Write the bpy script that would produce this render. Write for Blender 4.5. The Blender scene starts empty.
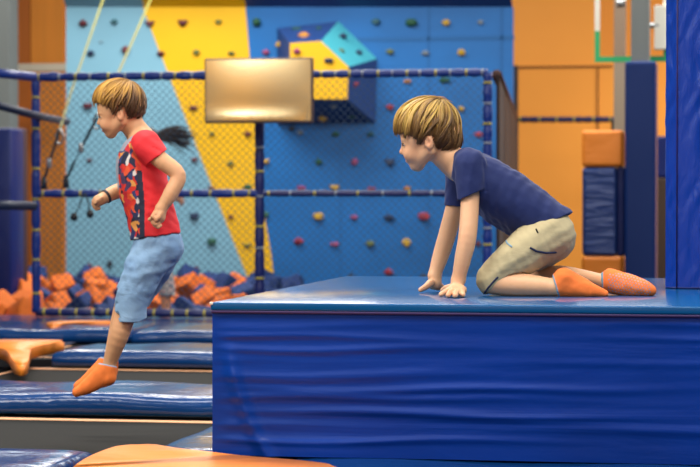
import bpy, bmesh, math, random
import numpy as np
from mathutils import Vector, Matrix
random.seed(7); RNG = np.random.default_rng(7)
SC = bpy.context.scene
COL = SC.collection
F = 2180.0; H = 0.68; YAW = math.radians(10.3); PITCH = math.atan((233.5-198)/F)
ZP = 0.404                                    # platform height
ROT = Matrix.Rotation(YAW, 3, 'Z') @ Matrix.Rotation(math.pi/2-PITCH, 3, 'X')
CAM = Vector((0, 0, H))
RN = np.array(ROT)
def ray(x, y): return ROT @ Vector(((x-350)/F, (233.5-y)/F, -1))
def W(x, y, d): return CAM + ray(x, y)*d
def on_z(x, y, z): r = ray(x, y); return CAM + r*((z-CAM.z)/r.z)
def on_y(x, y, Y): r = ray(x, y); return CAM + r*(Y/r.y)
def depth_of(p): return -(ROT.transposed() @ (p-CAM)).z

# ------------------------------------------------------------------ helpers
def link(o, parent=None):
    COL.objects.link(o)
    if parent is not None:
        o.parent = parent
        o.matrix_parent_inverse = Matrix.Identity(4)
    return o
def tag(o, label=None, cat=None, group=None, kind=None):
    if label: o['label'] = label
    if cat: o['category'] = cat
    if group: o['group'] = group
    if kind: o['kind'] = kind
    return o
def thing(name, loc, label, cat, group=None):
    o = bpy.data.objects.new(name, None); COL.objects.link(o); o.location = loc; o.empty_display_size = .1
    return tag(o, label, cat, group)
def mesh_obj(name, me, mat, parent=None, origin=None, smooth=True):
    """vertices of me are in world space; origin (world) is where the object sits"""
    org = Vector(origin) if origin is not None else (parent_world(parent) if parent else Vector((0,0,0)))
    me.transform(Matrix.Translation(-org))
    if isinstance(mat, (list, tuple)):
        for m in mat: me.materials.append(m)
    elif mat: me.materials.append(mat)
    if smooth: me.polygons.foreach_set('use_smooth', [True]*len(me.polygons))
    me.update()
    o = bpy.data.objects.new(name, me)
    if parent:
        link(o, parent); o.location = org-parent_world(parent)
    else:
        link(o); o.location = org
    return o
def parent_world(p):
    v = Vector((0,0,0))
    while p: v += p.location; p = p.parent
    return v
def bm_obj(name, bm, mat, parent=None, origin=None, smooth=True):
    me = bpy.data.meshes.new(name)
    bmesh.ops.recalc_face_normals(bm, faces=bm.faces)
    bm.to_mesh(me); bm.free()
    return mesh_obj(name, me, mat, parent, origin, smooth)
def np_obj(name, V, Q, mat, parent=None, origin=None, smooth=True, cols=None):
    me = bpy.data.meshes.new(name)
    me.from_pydata([tuple(v) for v in V.tolist()], [], [tuple(q) for q in Q.tolist()] if hasattr(Q,'tolist') else Q)
    if cols is not None:
        a = me.color_attributes.new('tint', 'FLOAT_COLOR', 'POINT')
        c = np.ones((len(V), 4), np.float32); c[:, :3] = cols
        a.data.foreach_set('color', c.ravel())
    return mesh_obj(name, me, mat, parent, origin, smooth)
def box(bm, x0, x1, y0, y1, z0, z1, bev=0.0, seg=2):
    r = bmesh.ops.create_cube(bm, size=1)
    vs = r['verts']
    for v in vs:
        v.co = Vector(((x0+x1)/2+v.co.x*(x1-x0), (y0+y1)/2+v.co.y*(y1-y0), (z0+z1)/2+v.co.z*(z1-z0)))
    if bev > 0:
        es = list({e for v in vs for e in v.link_edges})
        bmesh.ops.bevel(bm, geom=es, offset=bev, segments=seg, affect='EDGES', profile=.5)
    return bm
def bx(*a, **k): return box(bmesh.new(), *a, **k)
def tube(bm, pts, rad, n=10, cap=True):
    pts = [Vector(p) for p in pts]; rs = rad if isinstance(rad, (list, tuple)) else [rad]*len(pts)
    rings = []
    for i, p in enumerate(pts):
        t = (pts[min(i+1, len(pts)-1)]-pts[max(i-1, 0)]).normalized()
        a = Vector((0,0,1)) if abs(t.z) < .9 else Vector((1,0,0))
        u = t.cross(a).normalized(); v = t.cross(u)
        rings.append([bm.verts.new(p+(u*math.cos(q)+v*math.sin(q))*rs[i]) for q in [2*math.pi*k/n for k in range(n)]])
    for a, b in zip(rings, rings[1:]):
        for k in range(n): bm.faces.new((a[k], a[(k+1)%n], b[(k+1)%n], b[k]))
    if cap: bm.faces.new(rings[0][::-1]); bm.faces.new(rings[-1])
    return bm
def prism(bm, front, back):
    """two matching loops of points -> closed solid"""
    a = [bm.verts.new(p) for p in front]; b = [bm.verts.new(p) for p in back]; n = len(a)
    bm.faces.new(a); bm.faces.new(b[::-1])
    for i in range(n): bm.faces.new((a[i], b[i], b[(i+1)%n], a[(i+1)%n]))
    return bm

# ------------------------------------------------------------------ materials
def srgb(h):
    h = h.lstrip('#'); c = [int(h[i:i+2], 16)/255 for i in (0, 2, 4)]
    return tuple(v/12.92 if v <= .04045 else ((v+.055)/1.055)**2.4 for v in c)
MATS = {}
def mat(name, color, rough=.5, metal=0, spec=.5, noise=None, bump=None, sss=0, coat=0, coat_rough=.1, attr=False, emit=None, alpha=None, sheen=0):
    """noise=(scale, amount, (sx,sy,sz)) value variation; bump=(scale, strength, distance, (sx,sy,sz))"""
    m = bpy.data.materials.new(name); m.use_nodes = True
    nt = m.node_tree; N = nt.nodes; L = nt.links; b = N['Principled BSDF']
    c = srgb(color) if isinstance(color, str) else color
    b.inputs['Base Color'].default_value = (*c, 1)
    b.inputs['Roughness'].default_value = rough; b.inputs['Metallic'].default_value = metal
    b.inputs['Specular IOR Level'].default_value = spec
    b.inputs['Coat Weight'].default_value = coat; b.inputs['Coat Roughness'].default_value = coat_rough
    if sheen: b.inputs['Sheen Weight'].default_value = sheen
    if sss:
        b.inputs['Subsurface Weight'].default_value = sss
        b.inputs['Subsurface Radius'].default_value = (.012, .005, .003); b.inputs['Subsurface Scale'].default_value = 1
    if alpha is not None: b.inputs['Alpha'].default_value = alpha
    tc = N.new('ShaderNodeTexCoord')
    src = None
    if attr:
        at = N.new('ShaderNodeAttribute'); at.attribute_name = 'tint'; src = at.outputs['Color']
        L.new(src, b.inputs['Base Color'])
    def noise_node(scale, st, detail=3, dist=0):
        mp = N.new('ShaderNodeMapping'); mp.inputs['Scale'].default_value = st
        L.new(tc.outputs['Object'], mp.inputs['Vector'])
        n = N.new('ShaderNodeTexNoise'); n.inputs['Scale'].default_value = scale; n.inputs['Detail'].default_value = detail
        n.inputs['Distortion'].default_value = dist
        L.new(mp.outputs[0], n.inputs['Vector']); return n
    if noise:
        n = noise_node(noise[0], noise[2])
        mr = N.new('ShaderNodeMapRange'); mr.inputs['From Min'].default_value = .3; mr.inputs['From Max'].default_value = .7
        mr.inputs['To Min'].default_value = 1-noise[1]; mr.inputs['To Max'].default_value = 1+noise[1]
        L.new(n.outputs['Fac'], mr.inputs['Value'])
        mx = N.new('ShaderNodeVectorMath'); mx.operation = 'SCALE'
        if src: L.new(src, mx.inputs[0])
        else: mx.inputs[0].default_value = c
        L.new(mr.outputs[0], mx.inputs['Scale']); L.new(mx.outputs[0], b.inputs['Base Color'])
    if bump:
        bs = bump if isinstance(bump, list) else [bump]
        prev = None
        for (sc, st, di, ax) in bs:
            n = noise_node(sc, ax, 4, .6)
            bp = N.new('ShaderNodeBump'); bp.inputs['Strength'].default_value = st; bp.inputs['Distance'].default_value = di
            L.new(n.outputs['Fac'], bp.inputs['Height'])
            if prev: L.new(prev.outputs[0], bp.inputs['Normal'])
            prev = bp
        L.new(prev.outputs[0], b.inputs['Normal'])
    if emit:
        b.inputs['Emission Color'].default_value = (*c, 1); b.inputs['Emission Strength'].default_value = emit
    MATS[name] = m
    return m
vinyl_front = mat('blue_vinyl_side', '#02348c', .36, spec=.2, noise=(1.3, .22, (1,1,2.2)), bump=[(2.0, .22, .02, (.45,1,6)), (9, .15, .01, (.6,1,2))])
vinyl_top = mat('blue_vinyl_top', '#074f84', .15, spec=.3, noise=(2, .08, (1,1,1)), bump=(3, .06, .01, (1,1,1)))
vinyl_pad = mat('blue_pad_vinyl', '#083468', .17, spec=.25, noise=(2, .15, (1,1,1)), bump=[(5, .3, .02, (1,2.5,1)), (14, .2, .01, (1,1,1))])
vinyl_pillar = mat('blue_pillar_vinyl', '#063592', .3, spec=.4, bump=(18, .4, .01, (2,2,.7)))
vinyl_navy = mat('navy_vinyl', '#0c2060', .42, spec=.3, bump=(5, .5, .02, (1,1,.5)))
vinyl_orange = mat('orange_vinyl', '#f28a2c', .42, spec=.4, noise=(2, .06, (1,1,1)), bump=(6, .4, .02, (1,2,1)))
vinyl_crinkled = mat('crinkled_blue_vinyl', '#24407e', .3, spec=.5, bump=(4, .6, .04, (1,1,4)))
seam_m = mat('purple_seam', '#2a1450', .6)
bed_m = mat('trampoline_bed', '#22211e', .85, spec=.15, noise=(60, .1, (1,1,1)))
bedline_m = mat('bed_border_tape', '#f0b284', .7)
steel_dark = mat('dark_frame', '#0a0b12', .7)
floor_m = mat('dark_floor', '#11131c', .8, noise=(3, .2, (1,1,1)))
orange_wall = mat('orange_wall_paint', '#ffa238', .6, noise=(.8, .06, (1,1,1)))
orange_dark = mat('orange_brown_panel', '#c86c20', .6, noise=(1.5, .1, (6,1,.3)))
orange_mid = mat('orange_panel', '#f4942f', .6, noise=(1.5, .08, (6,1,.3)))
line_m = mat('panel_gap', '#7a4414', .8)
grey_m = mat('grey_steel_column', '#6c716e', .5, noise=(2, .08, (3,1,.3)))
darkgrey_m = mat('dark_gap', '#23262c', .6)
white_beam = mat('white_beam', '#c9bca4', .6)
p_light = mat('pale_blue_plywood', '#79abc0', .5, noise=(.9, .07, (1,1,2)))
p_yellow = mat('yellow_plywood', '#e8b302', .5, noise=(1.2, .05, (1,1,1)))
p_blue = mat('blue_plywood', '#0563a8', .5, noise=(1.1, .14, (1,1,2)), spec=.5)
p_navy = mat('navy_plywood', '#16376f', .5, noise=(1.2, .1, (1,1,1)))
p_teal = mat('teal_plywood', '#45a6b4', .5, noise=(1.2, .08, (1,1,1)))
sleeve_m = mat('blue_pipe_padding', '#0a2d7c', .4, bump=(12, .6, .02, (1,1,1)))
sleeve_navy = mat('navy_pipe_padding', '#141f5c', .4, bump=(12, .4, .02, (1,1,1)))
tie_y = mat('yellow_tie', '#b5a63a', .5); tie_w = mat('white_tie', '#8b929a', .5); tie_n = mat('navy_tie', '#0c1440', .5)
net_m = mat('net_cord', '#3a4f66', .8)
brown_net = mat('dark_brown_mesh', '#2c1c18', .8, noise=(4, .15, (1,1,1)))
brown_rail = mat('brown_rail_cover', '#4b2d25', .7)
strap_m = mat('yellow_green_webbing', '#6e6a08', .7)
rope_m = mat('dark_rope', '#1c2c33', .7)
metal_m = mat('brushed_metal', '#b9bcbd', .35, metal=.9)
black_m = mat('black_plastic', '#15161a', .45)
foam_o = mat('orange_foam', '#d96a18', .85, noise=(9, .08, (1,1,1)), bump=(14, .5, .02, (1,1,1)))
foam_b = mat('blue_foam', '#0f2f68', .8, noise=(9, .1, (1,1,1)), bump=(14, .5, .02, (1,1,1)))
screen_m = mat('glossy_screen', '#d8c294', .2, metal=.9)  # gold base colour stands in for the warm reflection on the screen
bezel_m = mat('screen_bezel', '#5a4a46', .35, metal=.4)
glass_m = bpy.data.materials.new('backboard_acrylic'); glass_m.use_nodes = True
_n = glass_m.node_tree.nodes; _l = glass_m.node_tree.links
_g = _n.new('ShaderNodeBsdfGlass'); _g.inputs['IOR'].default_value = 1.05; _g.inputs['Roughness'].default_value = 0
_t = _n.new('ShaderNodeBsdfTransparent'); _t.inputs['Color'].default_value = (.93, .88, .86, 1)
_mx = _n.new('ShaderNodeMixShader'); _mx.inputs[0].default_value = .12
_l.new(_t.outputs[0], _mx.inputs[1]); _l.new(_g.outputs[0], _mx.inputs[2]); _l.new(_mx.outputs[0], _n['Material Output'].inputs['Surface'])
green_m = mat('green_trim', '#22a866', .5); white_m = mat('white_trim', '#e6e2d2', .5)
taupe_m = mat('taupe_post', '#8a7a66', .5)
skin_m = mat('skin', '#d99a78', .5, spec=.35, sss=.06, noise=(14, .04, (1,1,1)), bump=(160, .05, .001, (1,1,1)), attr=True)
hair_m = mat('hair', '#8a6030', .45, spec=.4, attr=True)
navy_tee = mat('navy_cotton', '#1d2a66', .85, sheen=.1, noise=(10, .06, (1,1,1)), bump=[(9, .5, .012, (1,1,1)), (300, .15, .001, (1,1,1))], attr=True)
khaki_m = mat('khaki_cotton', '#b9a779', .85, noise=(12, .06, (1,1,1)), bump=[(9, .45, .012, (1,1,2.2)), (300, .12, .001, (1,1,1))], attr=True)
denim_m = mat('light_denim', '#7f9dbb', .85, noise=(14, .12, (1,1,1)), bump=[(14, .6, .012, (1,1,1.4)), (250, .25, .001, (1,1,1))], attr=True)
redtee_m = mat('red_jersey', '#e2262b', .75, bump=[(12, .5, .012, (1,1,1)), (300, .12, .001, (1,1,1))], attr=True)
sock_m = mat('orange_sock_knit', '#f5782c', .85, noise=(30, .05, (1,1,1)), bump=(200, .3, .0015, (1,1,1)), attr=True)
cuff_m = mat('grey_blue_cuff', '#7fa3b8', .8)
navytrim_m = mat('navy_trim', '#1c2448', .8)
eye_w = mat('eye_white', '#e8e2dc', .2); eye_i = mat('eye_iris', '#3a2a1e', .2); lip_m = mat('lip_pink', '#b9655a', .5)
band_m = mat('dark_wristband', '#2b2c33', .6)
hold_cols = dict(maroon='#5a1c26', red='#8f2230', pink='#8a3560', green='#174f35', olive='#59622a', yellow='#b8911f', navy='#15294a', grey='#6f7b85', teal='#20555f', orange='#b8791f', black='#20222a', white='#c9cdd0', purple='#58366e')
HM = {k: mat('hold_'+k, v, .55, noise=(12, .12, (1,1,1))) for k, v in hold_cols.items()}

# ------------------------------------------------------------------ SDF sculpting
class Vol:
    def __init__(s, x0, x1, y0, y1, w0, w1, h=0.8):
        s.o = np.array([x0, y0, w0], float); s.h = h
        s.n = [int(round((b-a)/h))+1 for a, b in ((x0,x1),(y0,y1),(w0,w1))]
        s.f = np.full(s.n, 20., np.float32)
    def sl(s, lo, hi):
        a = [max(0, int((lo[i]-s.o[i])/s.h)) for i in range(3)]
        b = [min(s.n[i], int((hi[i]-s.o[i])/s.h)+2) for i in range(3)]
        if any(b[i] <= a[i] for i in range(3)): return None, None
        S = tuple(slice(a[i], b[i]) for i in range(3))
        g = [(s.o[i]+s.h*np.arange(a[i], b[i])).astype(np.float32) for i in range(3)]
        return S, (g[0][:,None,None], g[1][None,:,None], g[2][None,None,:])
    def comb(s, S, d, k, op):
        f = s.f[S]
        if op == 'add':
            if k <= 0: s.f[S] = np.minimum(f, d)
            else:
                t = np.clip(.5+.5*(f-d)/k, 0, 1); s.f[S] = f+(d-f)*t-k*t*(1-t)
        else:
            d = -d
            if k <= 0: s.f[S] = np.maximum(f, d)
            else:
                t = np.clip(.5-.5*(f-d)/k, 0, 1); s.f[S] = f+(d-f)*t+k*t*(1-t)
    def cone(s, a, b, ra, rb, k=4, op='add', wz=1.0):
        m = max(ra, rb)+k+5; mz = max(ra, rb)*wz+k+5
        lo = [min(a[0],b[0])-m, min(a[1],b[1])-m, min(a[2],b[2])-mz]; hi = [max(a[0],b[0])+m, max(a[1],b[1])+m, max(a[2],b[2])+mz]
        S, G = s.sl(lo, hi)
        if S is None: return
        ab = [b[0]-a[0], b[1]-a[1], (b[2]-a[2])/wz]; L = sum(v*v for v in ab) or 1e-6
        px, py, pz = G[0]-a[0], G[1]-a[1], (G[2]-a[2])/wz
        t = np.clip((px*ab[0]+py*ab[1]+pz*ab[2])/L, 0, 1)
        d = np.sqrt((px-t*ab[0])**2+(py-t*ab[1])**2+(pz-t*ab[2])**2)-(ra+(rb-ra)*t)
        s.comb(S, d.astype(np.float32), k, op)
    def chain(s, pts, k=4, wz=1.0, op='add'):
        if len(pts) > 2 and max(p[3] for p in pts) > 4.2:      # smooth path and taper
            A = [np.array(p, float) for p in pts]; A = [2*A[0]-A[1]]+A+[2*A[-1]-A[-2]]; out = []
            for i in range(1, len(A)-2):
                for t in (0, .25, .5, .75):
                    out.append(.5*((2*A[i])+(A[i+1]-A[i-1])*t+(2*A[i-1]-5*A[i]+4*A[i+1]-A[i+2])*t*t+(3*A[i]-A[i-1]-3*A[i+1]+A[i+2])*t**3))
            pts = [tuple(q) for q in out]+[tuple(pts[-1])]
        m = max(p[3] for p in pts)+k+5
        S, G = s.sl([min(p[i] for p in pts)-m for i in range(3)], [max(p[i] for p in pts)+m for i in range(3)])
        if S is None: return
        D = None
        for a, b in zip(pts, pts[1:]):
            ab = [b[i]-a[i] for i in range(3)]; L = sum(v*v for v in ab) or 1e-6
            px, py, pz = G[0]-a[0], G[1]-a[1], G[2]-a[2]
            t = np.clip((px*ab[0]+py*ab[1]+pz*ab[2])/L, 0, 1)
            t2 = t
            d = np.sqrt((px-t*ab[0])**2+(py-t*ab[1])**2+(pz-t*ab[2])**2)-(a[3]+(b[3]-a[3])*t2)
            if D is None: D = d
            else:
                kk = .3; u = np.clip(.5+.5*(D-d)/kk, 0, 1); D = D+(d-D)*u-kk*u*(1-u)
        s.comb(S, D.astype(np.float32), k, op)
    def ell(s, c, r, k=4, op='add', ang=0.):
        m = max(r[0], r[1])+k+5
        S, G = s.sl([c[0]-m, c[1]-m, c[2]-r[2]-k-5], [c[0]+m, c[1]+m, c[2]+r[2]+k+5])
        if S is None: return
        px, py, pz = G[0]-c[0], G[1]-c[1], G[2]-c[2]
        ca, sa = math.cos(math.radians(ang)), math.sin(math.radians(ang))
        qx, qy = px*ca+py*sa, -px*sa+py*ca
        k0 = np.sqrt((qx/r[0])**2+(qy/r[1])**2+(pz/r[2])**2); k1 = np.sqrt((qx/r[0]**2)**2+(qy/r[1]**2)**2+(pz/r[2]**2)**2)+1e-6
        s.comb(S, (k0*(k0-1)/k1).astype(np.float32), k, op)
    def grid(s):
        g = [(s.o[i]+s.h*np.arange(s.n[i])).astype(np.float32) for i in range(3)]
        return g[0][:,None,None], g[1][None,:,None], g[2][None,None,:]
    def cut(s, p, n, k=0.6):
        """remove the side the normal points to; p, n in (x, y, w)"""
        x, y, w = s.grid(); L = math.sqrt(sum(v*v for v in n))
        d = ((x-p[0])*n[0]+(y-p[1])*n[1]+(w-p[2])*n[2])/L
        t = np.clip(.5-.5*(s.f-d)/k, 0, 1); s.f = (s.f+(d-s.f)*t+k*t*(1-t)).astype(np.float32)
    def floor(s, d0, sc, lift=0.3):
        x, y, w = s.grid()
        d = d0+w/sc; yc = 198+F*(H-ZP)/d - lift
        s.f = np.maximum(s.f, (y-yc)+0*x).astype(np.float32)
    def disp(s, fn):
        x, y, w = s.grid(); s.f = (s.f+fn(x, y, w)).astype(np.float32)
    def union(s, o, k):
        t = np.clip(.5+.5*(s.f-o.f)/k, 0, 1); s.f = (s.f+(o.f-s.f)*t-k*t*(1-t)).astype(np.float32)
    def mesh(s):
        f = s.f; ins = f < 0
        c = [ins[i:f.shape[0]-1+i, j:f.shape[1]-1+j, k:f.shape[2]-1+k] for i in (0,1) for j in (0,1) for k in (0,1)]
        cnt = sum(a.astype(np.uint8) for a in c)
        act = (cnt > 0) & (cnt < 8)
        I = np.argwhere(act); idx = np.full(act.shape, -1, np.int32); idx[tuple(I.T)] = np.arange(len(I))
        P = np.zeros((len(I), 3)); C = np.zeros(len(I))
        cor = [(i,j,k) for i in (0,1) for j in (0,1) for k in (0,1)]
        val = {q: f[I[:,0]+q[0], I[:,1]+q[1], I[:,2]+q[2]] for q in cor}
        for a in cor:
            for ax in range(3):
                if a[ax] == 0:
                    b = list(a); b[ax] = 1; b = tuple(b)
                    va, vb = val[a], val[b]; m = (va < 0) != (vb < 0)
                    t = np.where(m, va/(va-vb+1e-12*(~m)), 0)
                    pos = np.array(a, float)[None, :].repeat(len(I), 0); pos[:, ax] += t
                    P += pos*m[:, None]; C += m
        P = (I+P/C[:, None])*s.h+s.o
        faces = []
        for ax in range(3):
            u, v = [(1,2),(2,0),(0,1)][ax]
            sh = [slice(None)]*3; sh2 = [slice(None)]*3
            sh[ax] = slice(0, f.shape[ax]-1); sh2[ax] = slice(1, f.shape[ax])
            a_, b_ = ins[tuple(sh)], ins[tuple(sh2)]
            E = np.argwhere(a_ != b_)
            E = E[(E[:,u] > 0) & (E[:,v] > 0) & (E[:,u] < f.shape[u]-1) & (E[:,v] < f.shape[v]-1)]
            fl = a_[tuple(E.T)]
            q = []
            for (du, dv) in ((0,0),(1,0),(1,1),(0,1)):
                e = E.copy(); e[:,u] -= du; e[:,v] -= dv; q.append(idx[tuple(e.T)])
            q = np.stack(q, 1); q[fl] = q[fl][:, ::-1]; faces.append(q)
        Q = np.concatenate(faces)[:, ::-1]
        return P, Q
def to_world(P, d0, sc):
    d = d0+P[:,2]/sc
    c = np.stack([(P[:,0]-350)/F*d, (233.5-P[:,1])/F*d, -d], 1)
    return c @ RN.T + np.array(CAM)
def smooth_mesh(P, Q, it=2, lam=.5):
    n = len(P); E = np.concatenate([Q[:, [0,1]], Q[:, [1,2]], Q[:, [2,3]], Q[:, [3,0]]])
    for _ in range(it):
        S = np.zeros_like(P); C = np.zeros(n)
        np.add.at(S, E[:,0], P[E[:,1]]); np.add.at(C, E[:,0], 1)
        np.add.at(S, E[:,1], P[E[:,0]]); np.add.at(C, E[:,1], 1)
        P = P+(S/np.maximum(C, 1)[:, None]-P)*lam
    return P
def vol_obj(name, vol, d0, sc, m, parent, colfn=None, it=2):
    P, Q = vol.mesh(); P = smooth_mesh(P, Q, it)
    cols = colfn(P) if colfn else None
    return np_obj(name, to_world(P, d0, sc), Q, m, parent, cols=cols)
def mixc(a, b, t): return a*(1-t[:, None])+b*t[:, None]
def sstep(a, b, x): t = np.clip((x-a)/(b-a), 0, 1); return t*t*(3-2*t)
def const(c): c = np.array(srgb(c)); return lambda P: np.tile(c, (len(P), 1))
def surf_pt(objs, x, y, lift=.001):
    """first hit of the ray through pixel x,y on the given meshes (world point)"""
    r = ray(x, y).normalized(); best = None
    for o in objs:
        w = parent_world(o)
        ok, loc, nor, _ = o.ray_cast(CAM-w, r)
        if ok:
            p = loc+w
            if best is None or (p-CAM).length < (best-CAM).length: best = p
    return best-r*lift if best else None

# ------------------------------------------------------------------ heads
def head_sdf(v, ex, ey, w0, s):
    """child's head in profile facing -x; ear at (ex,ey); s = scale of the 349 px/m design"""
    def T(x, y, w=0): return (ex+(x-428)*s, ey+(y-142)*s, w0+w*s)
    R = lambda *a: tuple(q*s for q in a)
    v.ell(T(431,127), R(30.5,25.5,25), k=4*s, ang=8)
    v.ell(T(414.5,139), R(13,20,19), k=8*s, ang=-4)
    v.ell(T(418,152), R(12,13,16), k=6*s)
    for q in (-1, 1):
        v.cone(T(430,150,17*q), T(417,164,5*q), 6.5*s, 6*s, k=7*s)
        v.ell(T(411,154,9*q), R(7.5,7.5,6.5), k=5*s)
    v.ell(T(417,165.2), R(6,5.6,7.5), k=4*s)
    v.ell(T(410.3,158), R(4.8,5.5,8), k=3*s)
    v.ell(T(406.2,157.0), R(2.2,1.4,4.6), k=1.2*s)      # upper lip
    v.ell(T(407.8,161.2), R(2.2,1.6,4.2), k=1.2*s)      # lower lip
    v.ell(T(405.4,159.2), R(3.6,.9,5), k=.6*s, op='sub')
    v.cone(T(405.6,143.5), T(401.9,152.0), 2.1*s, 2.7*s, k=2.4*s)   # nose
    for q in (-1, 1):
        v.ell(T(404.6,153.4,2.7*q), R(2.4,1.9,1.9), k=1.3*s)
        v.ell(T(401.5,144.9,9.5*q), R(4,3.4,4.6), k=2.5*s, op='sub')
        v.ell(T(407,144.6,8.6*q), R(4.6,3.9,4.6), k=.8*s)
        v.ell(T(405.4,140.0,8.5*q), R(3.2,1.8,6), k=2*s)        # brow
        v.ell(T(429,142.5,24.3*q), R(4.7,7.4,3), k=2*s, ang=-8)     # ear
        v.ell(T(427.6,141.5,27.6*q), R(2.4,4.4,2.1), k=1*s, op='sub', ang=-8)
def eyes(parent, ex, ey, w0, s, d0, sc):
    for q in (-1, 1):
        cx, cy, cw = ex+(406.6-428)*s, ey+(144.9-142)*s, w0+8.6*q*s
        v = Vol(cx-8, cx+8, cy-8, cy+8, cw-8, cw+8, .5); v.ell((cx, cy, cw), (4.6*s, 2.1*s, 4.5*s), k=0)
        def col(P, cx=cx, cy=cy, cw=cw):
            g = np.array(srgb('#a08f84')); b = np.array(srgb('#33241a'))
            r = np.sqrt((P[:,1]-cy)**2+(P[:,2]-cw)**2); f = (P[:,0] < cx) & (r < 2.9*s)
            return np.where(f[:, None], b, g)
        vol_obj('eye', v, d0, sc, hair_m, parent, col)
        bm = bmesh.new()     # lashes and brow
        pts = [to_world(np.array([[cx-(4.7-abs(t)*1.3)*s, cy-1.5*s, cw+t*3.9*s]]), d0, sc)[0] for t in (-1,-.5,0,.5,1)]
        tube(bm, pts, .0011, 6); bm_obj('eyelash', bm, black_m, parent)
        bm = bmesh.new()
        pts = [to_world(np.array([[cx-(2.9-abs(t)*1.6)*s, cy-(6.1-abs(t))*s, cw+t*5*s]]), d0, sc)[0] for t in (-1,-.5,0,.5,1)]
        tube(bm, pts, [.0008,.0016,.0018,.0016,.0008], 6); bm_obj('eyebrow', bm, MATS['brow'], parent)
mat('brow', '#7a5432', .7)

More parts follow.
